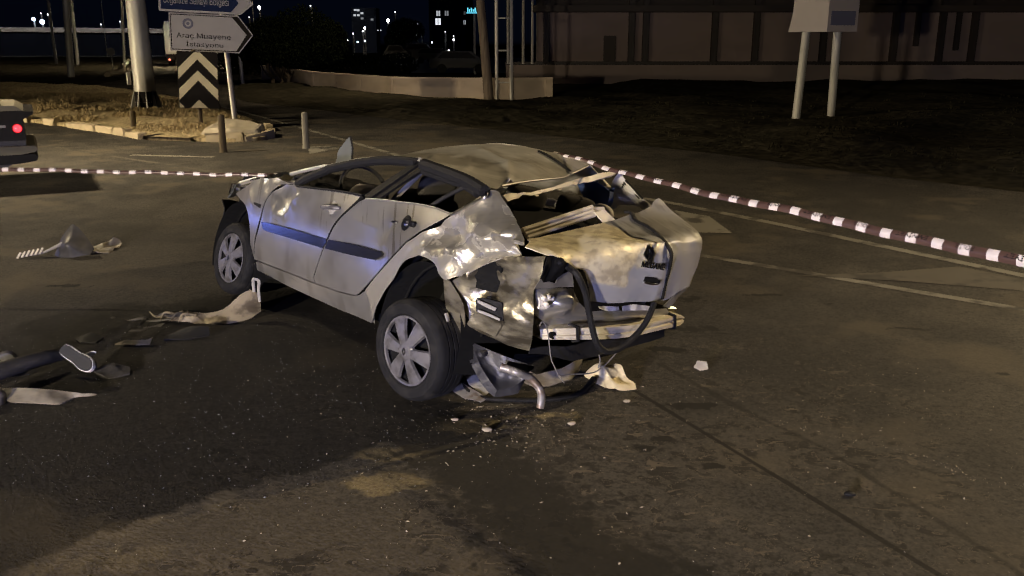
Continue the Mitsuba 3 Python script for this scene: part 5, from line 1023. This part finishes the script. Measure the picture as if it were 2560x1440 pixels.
# ---------------------------------------------------------------- far side: lit parapet, town, lamps
ov = thing('flyover', 'dark flyover embankment with a long pale parapet across the left distance', 'bridge')
def quad_strip(x0, x1, y, za0, za1, zb0, zb1, th):
    v = np.array([[x0, y, za0], [x1, y, zb0], [x1, y, zb1], [x0, y, za1], [x0, y + th, za0], [x1, y + th, zb0], [x1, y + th, zb1], [x0, y + th, za1]])
    return trimesh.convex.convex_hull(v)
part(ov, 'embankment', quad_strip(-130, -52, 150.6, -.5, 4.1, -.5, 3.6, 6), 'far_dark', smooth=False)
part(ov, 'parapet', quad_strip(-130, -51.5, 150, 4.12, 4.85, 3.42, 4.15, .4), 'concrete', smooth=False)
def lamp(name, label, x, y, z, r, rgb_, power, base=0.0, pole=True, arm=0.0, group='far street lamps'):
    k = thing(name, label, 'lamp', group)
    kk = part(k, 'lantern', trimesh.creation.icosphere(2, r).apply_translation((x, y, z)), 'lamp_housing', True)
    scene[kk]['emitter'] = lamp_light(rgb_, power, .02)
    if pole: part(k, 'pole', tube(np.array([[x + arm, y + .2, base], [x + arm, y + .2, z - .2], [x, y + .1, z + r * .8]]), .09 if y < 120 else .14, 6), 'galvanised')
    return k
def far(px, py, y):                                      # heights of far lamps read off against the horizon
    a, b = (px - 1280) / 2250, (py - 720) / 2250
    dy, dz = math.cos(PITCH) - b * math.sin(PITCH), -math.sin(PITCH) - b * math.cos(PITCH)
    return a / dy * y, EYE + dz / dy * y
WH, CY = (.90, .95, 1.0), (.55, .85, 1.0)
for n_l, (x, y, z, r, rgb_, pw, lab) in enumerate([
    (-79.0, 155, 5.75, .30, (.55, .75, 1), 9, 'leftmost blue white lamp above the parapet'), (-77.6, 155, 5.32, .38, (.55, .75, 1), 9, 'twin blue white lamp right of the leftmost one'), (-62.7, 155, 5.0, .42, (.55, .75, 1), 9, 'blue white lamp above the parapet beside the tall lamp column'),
    (-85.17, 170, 7.16, .11, WH, 3, 'first white dot above the left end of the flyover'), (-83.89, 170, 6.95, .17, WH, 4, 'second white dot above the left end of the flyover'), (-74.55, 170, 5.22, .14, WH, 2, 'white dot left of the slim bright pole'), (-71.02, 170, 5.7, .14, WH, 2, 'white dot beside the slim bright pole'), (-67.39, 170, 6.4, .14, WH, 3, 'white dot right of the tall lamp column'),
    (-32.2, 120, 6.34, .20, WH, 60, 'bright white lamp right of the blue direction sign'), (-33.57, 120, 5.12, .08, WH, 2, 'faint dot under the bright lamp beside the blue sign'), (-14.53, 110, 4.49, .17, WH, 40, 'bright lamp on a pole left of the lit windows'),
    (-18.62, 150, 6.72, .13, WH, 2, 'small lamp high in the town left of the dark tree'), (-17.29, 110, 3.63, .15, WH, 8, 'white lamp in front of the tower block'), (-17.54, 110, 3.27, .1, WH, 4, 'smaller lamp below the one at the tower block'), (-18.68, 110, 3.0, .1, WH, 3, 'lamp at the left foot of the tower block'), (-16.86, 95, 2.1, .19, CY, 60, 'dazzling blue white lamp just right of the round tree'),
    (-15.72, 95, 2.02, .084, CY, 8, 'first small lamp right of the dazzling one'), (-14.98, 95, 2.14, .084, CY, 8, 'second small lamp right of the dazzling one'), (-21.47, 150, 3.9, .1, WH, 1, 'left one of a pair of faint dots in the town'), (-21.02, 150, 3.9, .1, WH, 1, 'right one of a pair of faint dots in the town'), (-11.12, 110, 4.17, .1, WH, 8, 'lamp right of the dark tree in the town'), (-10.58, 110, 3.32, .12, WH, 8, 'bright lamp above the parked vehicles'), (-11.11, 110, 2.82, .1, WH, 1.5, 'faint lamp close above the parked vehicles'),
    (-8.15, 95, 1.98, .084, WH, 4, 'lamp low at the right end of the yard'), (-6.78, 95, 3.04, .063, WH, 2, 'upper lamp of the column of dots below the lit windows'), (-5.94, 95, 2.61, .063, WH, 2, 'middle lamp of the column of dots below the lit windows'), (-5.94, 95, 2.26, .106, WH, 4, 'lowest lamp of the column of dots below the lit windows'), (-4.75, 70, 1.35, .078, WH, 4, 'lone lamp low in the dark field'), (-12.83, 60, 4.2, .045, WH, 4, 'tiny white lamp seen above the round tree')]):
    lamp('far_lamp', lab or 'small white street lamp far off in the town', x, y, z, r, rgb_, pw, pole=z > 2.2 and pw >= 2, group='far street lamps')
tb = thing('tower_block', 'dim blue grey tower block with a few lit windows, left of the town lights', 'building')
part(tb, 'wall', box((-31.6, 203, 4.4), (5.2, 6, 9.6)), 'tower_wall', smooth=False)
for x, z in ((-33.3, 8.74), (-32.7, 8.70), (-33.45, 7.68), (-32.68, 7.68), (-31.9, 8.09), (-31.9, 7.03), (-29.8, 6.8)):
    k = part(tb, 'window', box((x, 199.9, z), (.55, .1, .38)), 'sign_white', smooth=False); scene[k]['emitter'] = lamp_light(WH, .55 if z > 7.5 else .2, .01)
ab = thing('apartment_block', 'black apartment block with tall lit windows in the town', 'building')
part(ab, 'wall', box((-11.8, 183, 5.0), (8.2, 6, 10)), 'far_dark', smooth=False)
for x0, x1, z0, z1, pw in ((-14.5, -13.75, 6.95, 7.9, .45), (-12.85, -12.15, 6.98, 7.9, .18), (-14.7, -13.65, 5.3, 6.55, .9), (-9.3, -8.85, 5.4, 6.2, .3), (-9.2, -8.95, 7.2, 7.8, .1)):
    wk = part(ab, 'window', box(((x0 + x1) / 2, 179.9, (z0 + z1) / 2), (x1 - x0, .1, z1 - z0)), 'sign_white', smooth=False); scene[wk]['emitter'] = lamp_light(WH, pw, .01)
    part(wk, 'frame', box(((x0 + x1) / 2, 179.8, (z0 + z1) / 2), (.10, .08, z1 - z0)), 'sign_black', smooth=False)
ne = thing('shop_sign', 'glowing cyan shop sign beside the utility pole lamp', 'sign')
part(ne, 'cabinet', box((-2.41, 60.1, 3.93), (1.0, .14, .44)), 'sign_black', smooth=False)
k = part(ne, 'light_bar', box((-2.41, 60.0, 3.765), (.98, .05, .07)), 'sign_white', smooth=False); scene[k]['emitter'] = lamp_light((.10, .55, .75), 1.2, .01)
t = cat_([box((-2.82 + .118 * i, 59.99, 3.93 + (.02 if h_ > .2 else -.02)), (w_, .02, h_)) for i, (w_, h_) in enumerate(((.09, .25), (.07, .17), (.08, .24), (.07, .16), (.09, .25), (.04, .2), (.06, .25), (.07, .17)))])
k = part(ne, 'lettering', t, 'sign_white', smooth=False); scene[k]['emitter'] = lamp_light((.12, .65, .85), 1.3, .01)
part(ne, 'mast', tube(np.array([[-2.41, 60.2, -.1], [-2.41, 60.2, 3.8]]), .08, 8), 'galvanised')
struct('yard', flat([(-24, 62), (2, 62), (2, 130), (-40, 130)], -.03), 'lot_ground')
for x, y, ln, h, lab in ((-11.4, 92, 2.6, 1.75, 'white van in the lit yard, leftmost of the parked vehicles'), (-9.3, 93, 3.6, 1.9, 'pale van parked in the lit yard below the lamps'), (-7.6, 90, 4.2, 1.45, 'pale car at the right end of the lit yard'), (-3.35, 60, 4.0, 1.4, 'dim pale car standing in the dark beyond the wall')):
    v = thing('parked_vehicle', lab, 'car')
    prof = np.array([(-.5, .25), (-.5, .62), (-.42, .68), (-.30, 1.0), (.18, 1.0), (.34, .66), (.48, .58), (.5, .25)]); prof[:, 0] *= ln; prof[:, 1] *= h
    part(v, 'body', placed(extrude(Polygon(prof), 1.7), (x, y + 1.7, 0), (1, 0, 0), (0, 0, 1), (0, -1, 0)), 'car_grey', smooth=False)
    gp_ = np.array([(-.36, .69), (-.27, .95), (.14, .95), (.27, .68)]) * [ln, h]
    part(v, 'window', placed(extrude(Polygon(gp_), .02), (x, y - .005, 0), (1, 0, 0), (0, 0, 1), (0, -1, 0)), 'car_dark', smooth=False)
    for s in (-.3, .3): part(v, 'wheel', lathe([(0, .02), (.3, .02), (.31, -.15), (0, -.15)], (x + s * ln, y, .31), (x + s * ln, y - 1, .31), 16), 'rubber')
hd_ = thing('hedge', 'dark hedge between the wall and the yard', 'hedge')
part(hd_, 'foliage', foliage([((x, 58 + .3 * math.sin(x), .55), (1.6, .8, .75)) for x in np.arange(-17, -6.4, 1.2)], 9000, .12, 61), 'leaf', smooth=False)
part(hd_, 'stem', box((-11.5, 58, .2), (10, .2, .5)), 'bark', smooth=False)
td = thing('tree', 'dark tree standing before the town lights, right of the bright lamp', 'tree')
part(td, 'crown', foliage([((-11.5, 101, 3.2), (2.0, 1.2, 1.3)), ((-12.6, 101, 2.2), (1.2, 1.2, 1.0))], 5000, .18, 63), 'leaf', smooth=False); part(td, 'trunk', tube(np.array([[-11.8, 101, 0], [-11.6, 101, 2.6]]), [.18, .1], 8), 'bark')
rs_ = thing('round_sign', 'small round traffic sign, pale back, left of the lamp column', 'road sign')
part(rs_, 'disc', lathe([(0, .02), (.30, .02), (.30, -.01), (0, -.01)], (-30.18, 70, 1.28), (-30, 69, 1.28), 24), 'sign_back'); part(rs_, 'post', tube(np.array([[-30.2, 70.1, -.1], [-30.18, 70.05, 1.2]]), .03, 6), 'galvanised')
for x0, x1, y, r, z1, lab in ((-26.24, -25.98, 55, .20, 4.6, 'thick dark pole left of the lamp column'), (-41.19, -41.09, 88, .16, 6.2, 'grey pole close behind the thick dark pole'), (-41.78, -41.31, 100, .16, 6.8, 'slim bright pole between the dark poles and the lamp column'), (-44.24, -44.24, 90, .14, 6.2, 'faint short pole near the blue lamps')):
    single('pole', lab, 'pole', tube(np.array([[x0, y, -.1], [x1, y, z1], [x1 + (x1 - x0), y, z1 * 2]]), r, 10), 'galvanised')
kb = thing('kerb', 'dark curved kerb on the left edge of the slip road', 'kerb')
kp = spline(np.array([[-24.3, 55.5, .05], [-25.2, 60, .12], [-29.0, 69, .22], [-35.5, 86, .30]]), 24)
for k in range(8): part(kb, 'kerbstone', tube(kp[3 * k:3 * k + 4] if k < 7 else kp[-4:], .22, 4), 'kerb_concrete', smooth=False)

# ---------------------------------------------------------------- lamps that light the scene, all standing outside the frame
def flood(name, label, pos, aim, rgb_, power, rad, hood, weight=6.0, stand=True):
    """lamp head with a deep hood on a stand"""
    k = thing(name, label, 'lamp')
    c = np.array(pos, float); d = np.array(aim, float) - c; d /= np.linalg.norm(d)
    if stand: part(k, 'stand', tube(np.array([[*(c[:2] - d[:2] * .2), -.05], c - d * .2]), .05, 10), 'galvanised')
    part(k, 'housing', lathe([(0, -.12), (rad * .8, -.10), (rad * 1.12, 0), (rad * 1.12, hood), (rad * 1.06, hood), (rad * 1.06, .01), (0, .008)], c, c + d, 32), 'sign_black')
    x = np.cross(d, [0, 0, 1.]); x /= np.linalg.norm(x); y = np.cross(d, x); a = np.arange(32) * math.pi / 16
    V = np.vstack([c + d * .03 + rad * (np.cos(a)[:, None] * x + np.sin(a)[:, None] * y), [c + d * .03]])
    F = np.array([[32, i, (i + 1) % 32] for i in range(32)])
    m = trimesh.Trimesh(V, F, process=False)
    if m.face_normals[0] @ d < 0: m.invert()
    kk = part(k, 'lens', m, 'lamp_housing', False)
    scene[kk]['emitter'] = lamp_light(rgb_, power, weight)
flood('unseen_lamp', 'added unseen lamp before the flyover, leftmost', (-80, 138, 9.2), (-78, 150, 3.6), (.8, .85, 1), 700.0, .35, .15, 1.0)  # this and the next are added lamps out of view that brighten the parapet
flood('unseen_lamp', 'added unseen lamp before the flyover, right of the leftmost', (-60, 138, 9.2), (-60, 150, 3.6), (.8, .85, 1), 700.0, .35, .15, 1.0)
flood('unseen_lamp', 'added unseen lamp above the slip road near the lorry', (-21, 76, 9.0), (-26, 78, 0), WARM, 3500.0, .35, .15, 1.0)  # added out of view to brighten the far road and the lorry
flood('unseen_lamp', 'added unseen lamp near the top of the leaning utility pole', (-1.75, 30.2, 8.7), (-7.5, 37.0, .2), WARM, 1900.0, .22, .35, 2.0, False)  # added head out of view, put here to brighten the pale wall
flood('flood_light', 'flood lamp on the right beyond the wrecked car', (14.8, 12.3, 8.8), (-.6, 4.8, 0), (1.0, .76, .43), 9000.0, .17, .50)
flood('vehicle_lamp', 'warm lamp behind the viewer', (-7.4, -6.8, 2.0), (-.3, 6, .7), WHITE, 3900.0, .25, .25)
flood('work_light', 'pale blue lamp low behind the viewer', (-3.0, -3.6, .75), (-.6, 6, .5), (.45, .48, 1.0), 1300.0, .20, .15)
flood('blue_lamp', 'blue beacon low on the left of the wrecked car', (-9.6, 10.4, .60), (-1.9, 6.3, .4), (.16, .24, 1.0), 75.0, .16, .35)
flood('blue_lamp', 'added blue lamp low at the far left', (-8.6, 4.4, .9), (-1.6, 6.2, .6), (.20, .27, 1.0), 50.0, .20, .15)  # added lamp that tints the lower car side blue; not a real beacon
flood('vehicle_lamp', 'low warm lamp to the left of the traffic island', (-19.5, 18.0, 1.3), (-6, 19.0, .1), WARM, 7500.0, .18, .20)
flood('unseen_lamp', 'street lamp at the left beyond the patrol car', (-11.5, 13.2, 7.0), (-6.0, 14.5, 0), WARM, 2400.0, .28, .40)
